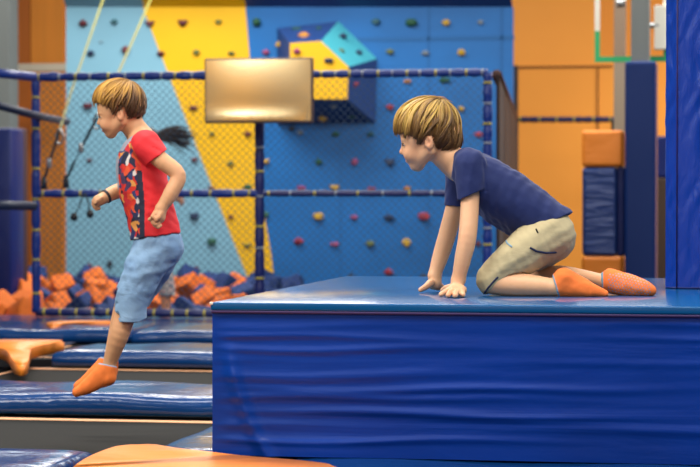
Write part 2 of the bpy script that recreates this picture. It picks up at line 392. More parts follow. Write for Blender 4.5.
def hair(parent, ex, ey, w0, s, d0, sc, fringe, nape, pale, mid, dark, n=1500, seed=1, nape_flare=0.3, ear_cover=True, side_y=137):
    """fringe, nape: design-space y levels where the hair ends at the front and at the back"""
    T = lambda x, y: (ex+(x-428)*s, ey+(y-142)*s)
    cx, cy = T(427.6, 126.5); rx, ry, rz = 31.6*s, 28.2*s, 27.6*s
    def end_y(x):       # x in design px
        return np.interp(x, [392, 400, 405, 411, 415, 420, 422.5, 424, 434, 437, 446, 456, 466],
                         [fringe-2, fringe, fringe+1, fringe+3, side_y+2, side_y+9, side_y+8, side_y, side_y+1, nape-2, nape, nape-3, nape-9])
    # cap
    v = Vol(cx-rx-14, cx+rx+14, cy-ry-12, cy+ry+26*s, w0-rz-12, w0+rz+12, .8)
    v.ell((cx, cy, w0), (rx-.8*s, ry-.8*s, rz-.8*s), k=0)
    nx, ny = T(446, 139); v.ell((nx, ny, w0), (14*s, 13*s, 20*s), k=6*s)
    x, y, w = v.grid()
    ud = (x-ex)/s+428; vd = (y-ey)/s+142
    lim = end_y(ud[:,0,0]).astype(np.float32)[:, None, None]-1.5
    aw = np.abs(w-w0)/s
    # across the forehead the hair line is the fringe line; only the sides fall lower
    front = np.clip((412-ud)/14, 0, 1)*np.clip((16-aw)/5, 0, 1)
    lim = lim*(1-front)+(fringe-1.5)*front
    v.f = np.maximum(v.f, (vd-lim)*s*.8).astype(np.float32)
    ang = np.arctan2(w-w0, ud-440)
    v.f += (.5*s*np.sin(ang*46+np.sin((vd)*.15)*2)).astype(np.float32)
    PAL, MID, DRK = [np.array(srgb(c)) for c in (pale, mid, dark)]
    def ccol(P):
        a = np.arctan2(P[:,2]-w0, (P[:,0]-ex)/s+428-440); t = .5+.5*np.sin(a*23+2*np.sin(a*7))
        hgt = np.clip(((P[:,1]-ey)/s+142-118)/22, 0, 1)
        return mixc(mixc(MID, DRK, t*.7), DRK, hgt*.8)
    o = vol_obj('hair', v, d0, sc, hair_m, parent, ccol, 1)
    # locks
    rng = np.random.default_rng(seed); V = []; Q = []; Cc = []
    pole = np.array([.40, -.90, 0.]); pole /= np.linalg.norm(pole)
    e1 = np.array([-pole[1], pole[0], 0]); e1 = -e1 if e1[0] > 0 else e1
    e2 = np.array([0, 0, 1.])
    NC = 110; caz = rng.uniform(-math.pi, math.pi, NC); cof = rng.normal(0, 1, NC); cex = rng.normal(0, 1, NC); csh = rng.uniform(0, 1, NC); cwg = rng.uniform(-.16, .16, NC)
    for i in range(n):
        az0 = rng.uniform(-math.pi, math.pi); ci = int(np.argmin(np.abs(np.angle(np.exp(1j*(caz-az0)))))); p0 = rng.uniform(0.02, 1.15); da = float(np.angle(np.exp(1j*(caz[ci]-az0)))); 
        off = (rng.uniform(-.3, 1.8)+max(-.6, cof[ci]*.8))*s; wig = cwg[ci]+rng.uniform(-.05, .05); rad = rng.uniform(.4, 1.0)*s; extra = rng.normal(0, .9)+cex[ci]*1.9
        pts = []
        ph = p0; ii = 0
        while ph < 2.9 and len(pts) < 26:
            a = az0+da*.75*min(1, ph/1.8)+wig*math.sin(ph*2.2)+.075*(ph-.3)*math.sin(az0)
            dvec = math.cos(ph)*pole+math.sin(ph)*(math.cos(a)*e1+math.sin(a)*e2)
            below = max(0, dvec[1])
            sh = 1+nape_flare*below*below*(1 if dvec[0] > 0 else .35)
            q = np.array([cx+dvec[0]*(rx+off)*sh, cy+dvec[1]*(ry+off), w0+dvec[2]*(rz+off)*(1+.06*below)])
            xd = (q[0]-ex)/s+428; yd = (q[1]-ey)/s+142; awd = abs(q[2]-w0)/s
            fr = min(max((412-xd)/14, 0), 1)*min(max((16-awd)/5, 0), 1)
            le = end_y(xd)*(1-fr)+fringe*fr
            if awd < 20 and xd > 433: le = max(le, np.interp(xd, [433, 440, 450, 458, 468], [nape-4, nape-1, nape, nape-3, nape-9]))
            if yd > le+extra*(1.7 if xd > 440 else 1): break
            pts.append(q); ph += .105
        if len(pts) < 4: continue
        pts = np.array(pts); m = len(pts)
        shade = .6*csh[ci]+.4*rng.uniform(0, 1)
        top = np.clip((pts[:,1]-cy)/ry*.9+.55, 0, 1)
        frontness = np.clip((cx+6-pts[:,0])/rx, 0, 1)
        for j in range(m):
            t = pts[min(j+1, m-1)]-pts[max(j-1, 0)]; t /= np.linalg.norm(t)+1e-9
            nrm = (pts[j]-np.array([cx, cy, w0]))/np.array([rx, ry, rz]); nrm /= np.linalg.norm(nrm)+1e-9
            sd = np.cross(t, nrm); sd /= np.linalg.norm(sd)+1e-9
            u = j/(m-1); rr = rad*(math.sin(math.pi*min(u*1.4+.15, 1)*.5))*(1-.0*u) if u < .6 else rad*(1-(u-.6)/.4*.85)
            V += [pts[j]-sd*rr, pts[j]+nrm*rr*.55, pts[j]+sd*rr, pts[j]-nrm*rr*.3]
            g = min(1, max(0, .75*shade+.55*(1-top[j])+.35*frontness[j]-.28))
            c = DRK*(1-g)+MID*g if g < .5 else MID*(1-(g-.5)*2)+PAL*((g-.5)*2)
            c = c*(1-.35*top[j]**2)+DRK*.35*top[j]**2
            Cc += [c]*4
        b = len(V)-4*m
        for j in range(m-1):
            for k in range(4): Q.append((b+4*j+k, b+4*j+(k+1)%4, b+4*j+4+(k+1)%4, b+4*j+4+k))
    V = np.array(V)
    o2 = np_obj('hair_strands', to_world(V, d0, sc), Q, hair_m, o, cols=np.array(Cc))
    return o, o2
def noise3(x, y, w, f, seed=0):
    r = np.random.default_rng(seed); out = 0
    for i in range(4):
        a = r.normal(size=3); a /= np.linalg.norm(a); b = r.normal(size=3)*.7; ph = r.uniform(0, 6.28)
        out = out+np.sin(f*(a[0]*x+a[1]*y+a[2]*w)*(1+.35*i)+ph+1.2*np.sin(f*.6*(b[0]*x+b[1]*y+b[2]*w)))
    return out/4

def skin_cols(base='#d79c7c', flush='#c8705c', tests=()):
    B = np.array(srgb(base)); Fl = np.array(srgb(flush))
    def fn(P):
        c = np.tile(B, (len(P), 1))
        for (x, y, r, a) in tests:
            d = np.sqrt((P[:,0]-x)**2+(P[:,1]-y)**2); c = mixc(c, Fl, a*np.exp(-(d/r)**2))
        return c
    return fn

# ================================================================== kneeling boy
def kneeling_boy():
    d0 = 6.25; s = F/d0
    base = W(500, 296, 6.15); base.z = ZP
    root = thing('person', base, 'person kneeling on hands and knees on the blue platform, navy t-shirt and khaki shorts', 'person')
    w = lambda d: (d-d0)*s
    v = Vol(392, 664, 95, 304, -95, 64, .8)
    head_sdf(v, 428, 142, 0, 1.0)
    v.chain([(438,148,0,14), (458,166,0,15.5)], k=6)                 # neck
    for q in (-1, 1):                                                # trunk
        v.chain([(466,168,14*q,15), (480,180,18*q,20), (508,197,17*q,21), (536,216,15*q,19), (550,232,16*q,21)], k=10)
    # near arm
    wn, wf = w(6.14), w(6.39)
    v.chain([(470,168,wn,11), (470,200,wn-2,9.4), (467.5,236,w(6.11),9.2), (463,258,w(6.11),8.4), (458.5,279,w(6.12),6.6)], k=4)
    v.chain([(458.3,280,w(6.125),6.6), (456.5,287,w(6.115),6.4)], k=4)
    v.cone((453.0,289.6,w(6.095)), (461.8,290.2,w(6.095)), 5.2, 5.2, k=3)
    def tip(x, y, r): # finger tip resting on the mat
        return (x, y, w(F*(H-ZP)/(y+r-198)), r)
    for (kx, ky, kd, mx_, my_, tx, ty, r) in ((450.0,290.0,6.10,445.5,291.8,441.0,294.4,2.6), (453.2,291.6,6.08,449.8,293.0,448.0,295.4,2.6),
                                              (457.5,292.4,6.07,455.8,293.6,455.0,295.8,2.6), (461.6,292.0,6.08,462.3,293.4,463.2,295.2,2.4)):
        t = tip(tx, ty, r)
        md = (w(kd)+t[2])/2
        v.chain([(kx,ky,w(kd),3.6), (mx_,my_,md-2,3.0), t], k=1.6)
    v.chain([(452,287,w(6.14),3.8), (446,288,w(6.19),3.0), (442.5,290.3,w(6.22),2.5)], k=2)
    # far arm
    v.chain([(462,170,wf,11), (456,200,wf,8.9), (448,232,w(6.40),8.9), (441,255,w(6.40),8.2), (434.5,275,w(6.39),6.3)], k=4)
    v.chain([(434.8,277,w(6.385),6.2), (435.5,283,w(6.38),6.4)], k=4)
    v.cone((433,284.5,w(6.40)), (438.5,286,w(6.40)), 5.2, 4.6, k=3)
    v.chain([(430.5,283,w(6.36),4.0), (425.5,287,w(6.34),3.0), (420.6,289.8,w(6.33),2.5)], k=2)       # thumb
    for (kx, ky, kd, mx_, my_, tx, ty) in ((430,284.5,6.41,426,286.0,423.5,288.9), (433.5,285,6.43,431,285.6,429.5,287.8),
                                           (437.5,285.5,6.44,437,286,437.5,288.0), (440.5,286.2,6.42,442,287,443.8,288.6)):
        t = tip(tx, ty, 2.2); v.chain([(kx,ky,w(kd),3.2), (mx_,my_,(w(kd)+t[2])/2,2.6), t], k=1.6)
    # legs
    lk, lf = w(6.15), w(6.335)
    v.chain([(548,236,w(6.18),21), (518,256,lk,17.5), (494,279,lk,12.5)], k=6)
    v.chain([(492,282,w(6.14),12.0), (512,284,w(6.13),12.3), (532,285.5,w(6.12),10.8), (556,287.5,w(6.115),8.2)], k=3)
    v.chain([(556,287,w(6.115),8.0), (562,279,w(6.115),8.0)], k=3)
    v.chain([(562,284,w(6.115),8), (592,290,w(6.105),4.5)], k=3)
    v.chain([(552,240,w(6.33),20), (530,256,lf,17), (502,280,lf,12.5)], k=6)
    v.chain([(502,280,w(6.33),12.0), (530,280,w(6.30),12), (560,275,w(6.27),9.5), (586,277.5,w(6.22),7.2), (602,281,w(6.19),6.8)], k=4)
    v.chain([(604,281,w(6.19),7), (640,288,w(6.16),5)], k=3)
    v.floor(d0, s)
    body = vol_obj('body', v, d0, s, skin_m, root, skin_cols('#e6b288', '#d07c62', [(411,154,9,.18),(404,159,3,.5),(401,152,4,.15),(428,142,7,.35),(450,294,10,.25),(425,290,8,.25),(465,236,8,.12)]))
    eyes(body, 428, 142, 0, 1.0, d0, s)
    hair(body, 428, 142, 0, 1.0, d0, s, 134.5, 152, '#e0bb62', '#9c743a', '#523820', n=3200, seed=3, nape_flare=.8, side_y=137)
    # flyaway wisps
    bm = bmesh.new(); r = random.Random(4)
    for i in range(26):
        x0, y0 = 426+r.uniform(-3, 10), 99+r.uniform(-1, 1); zz = r.uniform(-8, 8); sx_ = r.uniform(10, 20); sy_ = r.uniform(2, 6)
        pts = []
        for t in (0, .33, .66, 1):
            P = np.array([[x0+t*sx_, y0-sy_*math.sin(t*2.6)+t*4, zz+t*3]])
            pts.append(to_world(P, d0, s)[0])
        tube(bm, pts, [.0014, .0011, .0008, .0004], 5)
    wisps = bm_obj('hair_wisp', bm, MATS.get('hairwisp') or mat('hairwisp', '#b98a48', .5), body)
    # shirt -----------------------------------------------------------------
    v = Vol(440, 578, 138, 244, -62, 62, .8)
    for q in (-1, 1):
        v.chain([(467,167,15*q,19), (482,179,20*q,24), (508,197,19*q,26.5), (534,215,17*q,25), (556,229,17*q,24)], k=10)
    v.chain([(484,186,0,26), (508,201,0,29), (530,218,0,26)], k=8)
    v.cut((452.5,168,0), (-1, -.12, 0), .8)
    v.chain([(425,140,0,15.5), (440,150,0,15.6), (461,168,0,16)], k=1.2, op='sub')
    BD = (440, 578, 138, 244, -62, 62, .8)
    sl = Vol(*BD); sl.cone((470.5,164,wn), (470,200,wn-2), 16.5, 13.2, k=0); sl.cut((470,195.2,0), (.447,.894,0), .6)
    sl.cone((470,186,wn-1), (469.5,208,wn-2), 11.0, 11.6, k=.6, op='sub'); v.union(sl, 3.2)
    sl = Vol(*BD); sl.cone((462,167,wf), (455.5,206,wf), 16, 11.5, k=0); sl.cut((456,206,0), (-.05,1,0), .6)
    sl.cone((456.8,197,wf), (455,214,wf), 9.4, 10, k=.6, op='sub'); v.union(sl, 3.2)
    v.cut((516,236.8,0), (.398,.917,0), .8)
    v.disp(lambda x, y, w_: 1.05*noise3(x*1.25+y*.35, y*.2-x*.1, w_*.4, .30, 5)*sstep(448, 475, x)+.45*noise3(x, y, w_, .35, 9)
           + .9*np.exp(-((x-484-.1*(y-170))/1.3)**2)*(w_ < -24)*(y > 158)*(y < 192))
    tee = vol_obj('shirt', v, d0, s, navy_tee, root, const('#16265c'))
    # shorts ----------------------------------------------------------------
    v = Vol(468, 584, 196, 304, -62, 62, .8)
    for q in (-1, 1): v.chain([(538,220,14*q,20), (549,232,17*q,24.5)], k=8)
    v.chain([(547,236,w(6.19),25.5), (520,255,lk,21.5), (492,279.5,lk,16.3)], k=7)
    v.chain([(550,238,w(6.33),25), (532,256,lf,21), (503,279,lf,16)], k=7)
    v.chain([(556,244,w(6.24),17.5), (536,259,w(6.24),13)], k=6)
    v.chain([(500,292,w(6.14),14), (512,285.5,w(6.13),13.6), (532,286.5,w(6.12),12.4), (558,289,w(6.115),10)], k=1.5, op='sub')
    v.chain([(512,284,w(6.32),13.6), (535,284,w(6.29),13.5), (562,279,w(6.26),11)], k=1.5, op='sub')
    v.cut((520,212,0), (-.35,-.94,0), .8)
    v.floor(d0, s, .5)
    v.disp(lambda x, y, w_: 1.1*noise3(x*.35-y*.3, y*1.0+x*.75, w_*.3, .22, 21)+.25*noise3(x, y, w_, .5, 22))
    sh = vol_obj('shorts', v, d0, s, khaki_m, root, const('#bfb088'))
    def line_on(objs, pts, rad, m, name, parent, lift=.001):
        bm = bmesh.new(); P = []
        for i in range(len(pts)-1):
            for t in np.linspace(0, 1, 7)[:-1 if i < len(pts)-2 else None]:
                p = surf_pt(objs, pts[i][0]*(1-t)+pts[i+1][0]*t, pts[i][1]*(1-t)+pts[i+1][1]*t, lift)
                if p: P.append(p)
        if len(P) > 2: tube(bm, P, rad, 6); return bm_obj(name, bm, m, parent)
    line_on([sh], [(530,247.5),(536,251),(546,253),(556,252.5)], .0032, navytrim_m, 'pocket_piping', sh)
    line_on([sh], [(484,293.5),(488,288),(494,281),(498,277)], .0028, navytrim_m, 'hem_trim', sh, 0)
    line_on([sh], [(505,238.5),(507,243),(512,247)], .0024, cuff_m, 'drawstring', sh)
    line_on([sh], [(536,229),(538,233)], .0022, khaki_m, 'belt_loop', sh)
    # socks -----------------------------------------------------------------
    OR = np.array(srgb('#f47b34')); CU = np.array(srgb('#6fa5c0')); DOT = np.array(srgb('#8d93a8'))
    v = Vol(545, 616, 260, 304, -72, -20, .7)
    ws = w(6.112)
    v.chain([(556,287,ws,10), (564,278.5,ws,10.3)], k=4)
    v.chain([(564,279.5,ws,10.3), (576,284,ws,9.6), (592,290,w(6.10),6.8), (605,293.6,w(6.10),3.7)], k=4)
    v.chain([(560,287,ws,9.8), (590,292,w(6.10),5.5)], k=3)
    v.cut((554.5,283,0), (-.95,.28,0), .8); v.floor(d0, s, .2)
    v.disp(lambda x, y, w_: .35*noise3(x, y, w_, .5, 31))
    vol_obj('sock', v, d0, s, sock_m, root, lambda P: mixc(OR, CU, 1-sstep(.9, 1.7, (P[:,0]-554.5)*.95-(P[:,1]-283)*.28)))
    v = Vol(594, 664, 262, 304, -56, 14, .7)
    ws = w(6.19)
    v.chain([(603,283,ws,9), (611,281,ws,11.8)], k=4)
    v.chain([(611,281.5,ws,11.8), (628,285,w(6.17),11.3), (643,288,w(6.155),8.6), (651,290.5,w(6.15),5.6)], k=4)
    v.cut((601.8,284,0), (-1,.1,0), .8); v.floor(d0, s, .2)
    v.disp(lambda x, y, w_: .35*noise3(x, y, w_, .5, 32))
    def dots(P):
        c = mixc(OR, CU, 1-sstep(.9, 1.7, (P[:,0]-601.8)))
        a = (P[:,0]*.97+P[:,1]*.24); b = (P[:,1]*.97-P[:,0]*.24)
        row = np.round(b/2.6); dd = np.sqrt((np.mod(a+row*1.6, 3.2)-1.6)**2+(b-row*2.6)**2)
        m = (dd < .75) & (P[:,0] > 608) & (P[:,0] < 651) & (P[:,2] < ws+2) & (P[:,1] > 273)
        return np.where(m[:, None], DOT, c)
    vol_obj('sock', v, d0, s, sock_m, root, dots, 1)['label'] = 'orange sock with grey grip dots'
    return root

# ================================================================== jumping boy
def jumping_boy():
    d0 = 7.0; s = F/d0
    base = W(105, 397, 7.0)
    root = thing('person', base, 'person in mid jump above the trampoline, red printed t-shirt, denim shorts and orange socks', 'person')
    w = lambda d: (d-d0)*s
    hs = .80; ex, ey = 119.7, 115.0
    v = Vol(66, 196, 74, 402, -66, 66, .8)
    head_sdf(v, ex, ey, 0, hs)
    v.chain([(129,121,0,11.5), (141,137,0,12.5)], k=5)
    for q in (-1, 1):
        v.chain([(143,143,12*q,13), (141,162,13*q,19), (145,185,13*q,20), (151,210,13*q,19), (156,238,13*q,20)], k=9)
    # near arm
    v.chain([(149,148,w(6.875),9.5), (160,159.5,w(6.85),8.8), (178,175,w(6.84),7.9), (171,193,w(6.83),7.6), (161.5,208,w(6.83),5.6)], k=3)
    hw = w(6.83)
    v.chain([(161,209,hw,5.6), (159,216,hw,6.4)], k=3)
    v.ell((158,217,hw), (6.6,7,5.2), k=3)
    for i, (kx, ky, kw) in enumerate(((154.5,213.5,-5.0), (153.6,216.2,-3.4), (154.5,219.2,-1.8), (156.5,222,-.6))):
        if i == 1: v.chain([(kx,ky,hw+kw,2.4), (151.5,218.4,hw+kw,2.1), (149.3,219.4,hw+kw-.5,1.8)], k=1.1)
        else: v.chain([(kx+1,ky,hw+kw,2.4), (kx-2,ky+3,hw+kw-1.5,2.1), (kx+1.5,ky+5.2,hw+kw-2.5,1.9), (kx+4,ky+3.6,hw+kw-1.5,1.8)], k=.9)
    v.chain([(161,213,hw-4.5,2.7), (158.5,217.5,hw-6.8,2.3), (155.8,220.6,hw-7.2,1.9)], k=1.2)
    # far arm
    v.chain([(139,149,w(7.12),9.5), (134,168,w(7.16),8.4), (127,186,w(7.16),8), (113,193,w(7.12),7.2), (103.5,198,w(7.10),5.8)], k=3)
    fw = w(7.095)
    v.ell((99,200.5,fw), (6.4,5.8,5.4), k=2.5, ang=-25)
    for (kx, ky, kw) in ((96,197,-3), (94.5,199.5,-1), (94.3,202.4,1.2), (95.3,205,3)):
        v.chain([(kx+2,ky-.5,fw+kw,2.3), (kx-1,ky+1.5,fw+kw-1.5,2.1), (kx+1.2,ky+4,fw+kw-2.4,1.9), (kx+4,ky+3.4,fw+kw-1.8,1.7)], k=.9)
    v.chain([(101,198,fw-4,2.5), (97,200.5,fw-5.8,2.1), (95,203,fw-5.8,1.8)], k=1)
    # legs
    ln, lf = w(6.92), w(7.09)
    v.chain([(157,243,w(6.94),19), (144,272,ln,15.5), (131,300,ln,11.5), (124.5,318,ln,10.4), (119,336,ln,9.6), (110,362,w(6.95),6.9), (108.5,372,w(6.95),6.4)], k=4)
    v.chain([(108.5,374,w(6.95),6), (86,387,w(6.95),3.5)], k=3)
    v.chain([(158,243,w(7.07),19), (145,272,lf,15), (128,300,lf,11.5), (121.5,318,lf,10), (117,336,lf,9), (110.5,358,w(7.06),6.5), (109,368,w(7.06),6)], k=4)
    v.chain([(109,368,w(7.065),6), (88,381,w(7.065),3.5)], k=3)
    body = vol_obj('body', v, d0, s, skin_m, root, skin_cols('#dba478', '#c87258', [(106,125,8,.18),(101,131,3,.5),(98,125,3,.15),(119.7,115.4,6,.35),(155,219,7,.2),(178,175,7,.15)]))
    eyes(body, ex, ey, 0, hs, d0, s)
    hair(body, ex, ey, 0, hs, d0, s, 128.5, 147, '#d9a548', '#8a5f34', '#452f1e', n=2400, seed=8, nape_flare=.25, side_y=133)
    # wristband
    bm = bmesh.new(); c = Vector(to_world(np.array([[106.5,196.3,w(7.105)]]), d0, s)[0]); ax = Vector(to_world(np.array([[112,193.4,w(7.115)]]), d0, s)[0])-c
    ax.normalize(); tube(bm, [c-ax*.004, c+ax*.004], .0235, 20); bm_obj('wristband', bm, band_m, body)
    # shirt
    v = Vol(108, 190, 124, 246, -64, 64, .8)
    for q in (-1, 1):
        v.chain([(144,146,12*q,16), (140.5,160,15*q,22.5), (142,182,15*q,24.5), (149,207,15*q,24.5), (156,238,16*q,25.5)], k=9)
    v.cone((140,165,0), (148,205,0), 24, 23, k=6)
    v.chain([(119,110,0,12), (129,121,0,13), (141,139,0,12.6)], k=1.2, op='sub')
    v.cut((124,141,0), (-.62,-.78,0), .8)
    BD = (108, 190, 124, 246, -64, 64, .8)
    sl = Vol(*BD); sl.cone((146,145,w(6.885)), (160,161,w(6.855)), 15.5, 12.6, k=0); sl.cut((155.5,158.5,0), (.62,.785,0), .6)
    sl.cone((152,151,w(6.865)), (166,166,w(6.85)), 10.0, 11.0, k=.6, op='sub'); v.union(sl, 3)
    sl = Vol(*BD); sl.cone((139,147,w(7.115)), (133,172,w(7.16)), 14.5, 11.5, k=0); sl.cut((134,168,0), (-.2,.98,0), .6)
    sl.cone((135,162,w(7.15)), (132,176,w(7.165)), 9.3, 10, k=.6, op='sub'); v.union(sl, 3)
    v.cut((146.7,237.5,0), (.15,.985,0), .8)
    v.disp(lambda x, y, w_: .8*noise3(x*1.1+y*.3, y*.25, w_*.6, .24, 41)*sstep(140, 175, y)+.5*noise3(x, y, w_, .33, 42))
    rng = np.random.default_rng(12)
    seeds = np.stack([rng.uniform(108, 150, 1500), rng.uniform(140, 242, 1500), rng.uniform(-45, 45, 1500)], 1)
    pal = np.array([srgb(c) for c in ('#1b2140','#22264a','#e2532a','#c8252c','#e39a4a','#d9d0c8','#4a3658','#15182c','#d8321f','#2c3868')])
    sc_ = pal[rng.integers(0, len(pal), 1500)]
    RED = np.array(srgb('#e0242c')); GR = np.array(srgb('#9b9ba6')); NV = np.array(srgb('#1f2238'))
    def shirt_col(P):
        out = np.tile(RED, (len(P), 1))
        bound = np.interp(P[:,1], [140, 165, 200, 240], [129, 141, 144, 144.5])
        m = (P[:,0] < bound) & (P[:,1] > 143)
        idx = np.where(m)[0]; st = np.array([1.2, .75, .5])
        for k in range(0, len(idx), 3000):
            ii = idx[k:k+3000]; q = P[ii]+np.stack([1.3*np.sin(P[ii,1]*.4), 1.5*np.sin(P[ii,0]*.5+P[ii,2]*.2), 0*ii], 1)
            D = ((q[:, None, :]-seeds[None])*st)**2; out[ii] = sc_[D.sum(2).argmin(1)]
        strip = (np.abs(P[:,0]-bound+2.2) < 2.6) & (P[:,1] > 170)
        out[strip] = NV
        yoke = (P[:,0] < 131+(150-P[:,1])*.75) & (P[:,1] < 151) & (P[:,2] > -26) | ((P[:,0] < bound-18) & (P[:,1] < 190) & (P[:,1] >= 143) & (np.abs(P[:,2]) < 22) & (P[:,0] < 119))
        out[yoke] = GR
        return out
    tee = vol_obj('shirt', v, d0, s, redtee_m, root, shirt_col)
    # shorts
    v = Vol(104, 196, 222, 332, -54, 60, .8)
    for q in (-1, 1): v.cone((156,232,13*q), (158,246,14*q), 22, 24, k=8)
    v.chain([(157,248,w(6.94),23.5), (143,272,ln,19.5), (131.5,302,ln,16.6), (130,324,ln,16.5)], k=6)
    v.cut((131,321.5,0), (-.06,1,0), .7) if False else None
    x, y, ww = v.grid()
    hem = (y-322.5)-.09*(x-131)*(-1)*0-np.where(x > 138, -(x-138)*.55, 0)
    v.f = np.maximum(v.f, hem+0*ww).astype(np.float32)
    v2 = Vol(104, 196, 222, 332, -54, 60, .8)
    v2.chain([(160,247,w(7.06),23.5), (147,272,lf,21), (132,298,lf,18.8), (129,316,lf,17.5)], k=6)
    x, y, ww = v2.grid()
    v2.f = np.maximum(v2.f, (y-305)+(-(x-131)*.1)+0*ww).astype(np.float32)
    t = np.clip(.5+.5*(v.f-v2.f)/3, 0, 1); v.f = (v.f+(v2.f-v.f)*t-3*t*(1-t)).astype(np.float32)
    v.cone((128,306,ln), (123,330,ln), 12.8, 13.4, k=.5, op='sub')
    v.cone((127,290,lf), (121,312,lf), 12.8, 13.4, k=.5, op='sub')
    v.cut((156,228,0), (0,-1,0), .8)
    v.disp(lambda x, y, w_: (1.3*noise3(x*.35, y*1.1+x*.5, w_*.5, .27, 51)+.6*noise3(x, y, w_, .4, 52))*(1-.75*sstep(288, 300, y)))
    DN = np.array(srgb('#8fb0cd')); DD = np.array(srgb('#6f90b3'))
    sh = vol_obj('shorts', v, d0, s, denim_m, root, lambda P: mixc(DN, DD, .5+.5*noise3(P[:,0], P[:,1], P[:,2], .12, 55)))
    # socks
    OR = np.array(srgb('#f47d33')); CU = np.array(srgb('#8a9fb4'))
    for (dx, dy, wc) in ((0, 0, w(6.95)), (1.5, -6, w(7.065))):
        v = Vol(64, 126, 346, 404, wc-22, wc+22, .7)
        v.chain([(109.5+dx,362+dy,wc,8), (108.5+dx,374+dy,wc,7.9), (108+dx,377.5+dy,wc,7.7)], k=4)
        v.chain([(105+dx,368+dy,wc,8), (96+dx,378+dy,wc,8.0), (84+dx,388+dy,wc,6.2), (77+dx,392.2+dy,wc,4.9)], k=4)
        v.cone((108+dx,378+dy,wc), (88+dx,387.5+dy,wc), 6.4, 6, k=4)
        v.cut((107.5+dx,364.6+dy,wc), (.2,-.98,0), .7)
        v.disp(lambda x, y, w_: .35*noise3(x, y, w_, .5, 61))
        vol_obj('sock', v, d0, s, sock_m, root, lambda P, dx=dx, dy=dy: mixc(OR, CU, 1-sstep(.8, 1.6, -((P[:,0]-107.5-dx)*.2-(P[:,1]-364.6-dy)*.98))))
    return root

# ================================================================== girl in the foam pit (mostly behind the jumping boy)
def pit_person():
    d0 = 14.0; s = F/d0      # 155.7 px per metre
    root = thing('person', W(160, 318, d0), 'person with long dark flying hair in the foam pit, mostly hidden behind the jumping child', 'person')
    v = Vol(120, 205, 125, 330, -28, 28, .6)
    v.ell((146,142,0), (12,13,11), k=2); v.ell((141.5,147,0), (8.5,10,8.5), k=3); v.cone((133.5,147,0), (132.5,149,0), 1, 1.2, k=1.5)
    v.cone((149,152,0), (151,164,0), 5, 6, k=3)
    for q in (-1, 1):
        v.chain([(151,168,7*q,7), (152,190,6*q,9), (155,214,6*q,9.5)], k=5)
        v.chain([(155,216,6*q,10), (161,252,7*q,8.2), (165,282,7*q,6.2), (166,312,7*q,4.5)], k=3)
        v.chain([(166,312,7*q,4.2), (158,317,7*q,3)], k=2)
        v.ell((146.5,144,11.2*q), (2,3.2,1.4), k=1)
    v.chain([(152,168,-13,5), (162,184,-16,4.2), (176,198,-18,3.2)], k=2)
    v.ell((178.5,199.5,-18), (3.2,3.2,2), k=1.5)
    for (a, b) in ((3,-1.5), (3.6,.6), (3,2.4), (1.6,3.8)): v.chain([(179,200,-18,1.2), (179+a,200+b,-18,1.0), (179+a*1.6,200+b*1.7,-17,.8)], k=.7)
    v.chain([(177.5,198.5,-18,1.2), (180.5,195.5,-19,.9)], k=.7)
    v.chain([(152,168,13,5), (140,184,15,4), (134,198,15,3)], k=2); v.ell((133,201,15), (2.6,3.4,2), k=1)
    for a in (-1.8,-.6,.6,1.8): v.chain([(133+a,203,15,1), (132+a,207,15,.8)], k=.6)
    body = vol_obj('body', v, d0, s, skin_m, root, const('#cf9573'))
    v = Vol(125, 190, 155, 232, -28, 28, .6)
    for q in (-1, 1): v.chain([(151,169,7*q,8.6), (152,190,6*q,10.5), (155,216,6*q,12)], k=5)
    v.cone((152,168,-13), (164,186,-16), 6.4, 5.6, k=3); v.cone((152,168,13), (142,182,15), 6.4, 5.4, k=3)
    v.chain([(162,184,-16,5.4), (174,196,-18,4.6)], k=2)
    v.cut((155,221,0), (0,1,0), .6)
    vol_obj('shirt', v, d0, s, navy_tee, root, const('#9fc9b4'))
    v = Vol(138, 184, 208, 304, -28, 28, .6)
    for q in (-1, 1): v.chain([(155,215,6*q,11), (160,250,7*q,10), (166,285,7.5*q,8.8), (167,296,7.5*q,8.6)], k=3)
    v.cut((155,208,0), (0,-1,0), .6); v.cut((166,296,0), (0,1,0), .6)
    def leg(P):
        n = noise3(P[:,0], P[:,1], P[:,2], .9, 71)
        return np.where((n > .25)[:, None], np.array(srgb('#7d8a99')), np.where((n < -.35)[:, None], np.array(srgb('#b88a90')), np.array(srgb('#c9c4bd'))))
    vol_obj('leggings', v, d0, s, denim_m, root, leg)
    bm = bmesh.new(); r = random.Random(5)
    def w3(x, y, z): return Vector(to_world(np.array([[x, y, z]]), d0, s)[0])
    for i in range(95):           # ponytail streaming back
        a = r.uniform(-1, 1); ln = r.uniform(.55, 1); zz = r.uniform(-4, 4)
        pts = []; end = (176+22*ln*r.uniform(.3, 1.1), 135+a*6+7*ln*(r.random() > .4)+(r.random() > .8)*11)
        for t in np.linspace(0, 1, 7):
            x = 153+(end[0]-153)*t; y = 137+(end[1]-137)*t-4*math.sin(t*3.1)+(math.sin(t*9+i)*.8)*t+a*2.6*math.sin(min(t*2, 1)*1.57)*(1-t*.5)
            pts.append(w3(x, y, zz*(1+t)))
        tube(bm, pts, [.010, .012, .010, .007, .005, .0035, .001], 5)
    dark = mat('dark_brown_hair', '#2e2524', .5)
    v = Vol(128, 166, 124, 162, -20, 20, .6)
    v.ell((147.5,141,0), (13.2,14,12.6), k=0); v.cut((138,146,0), (-.75,.66,0), 1)
    hc = vol_obj('hair', v, d0, s, dark, body)
    bm_obj('ponytail', bm, dark, hc)
    return root

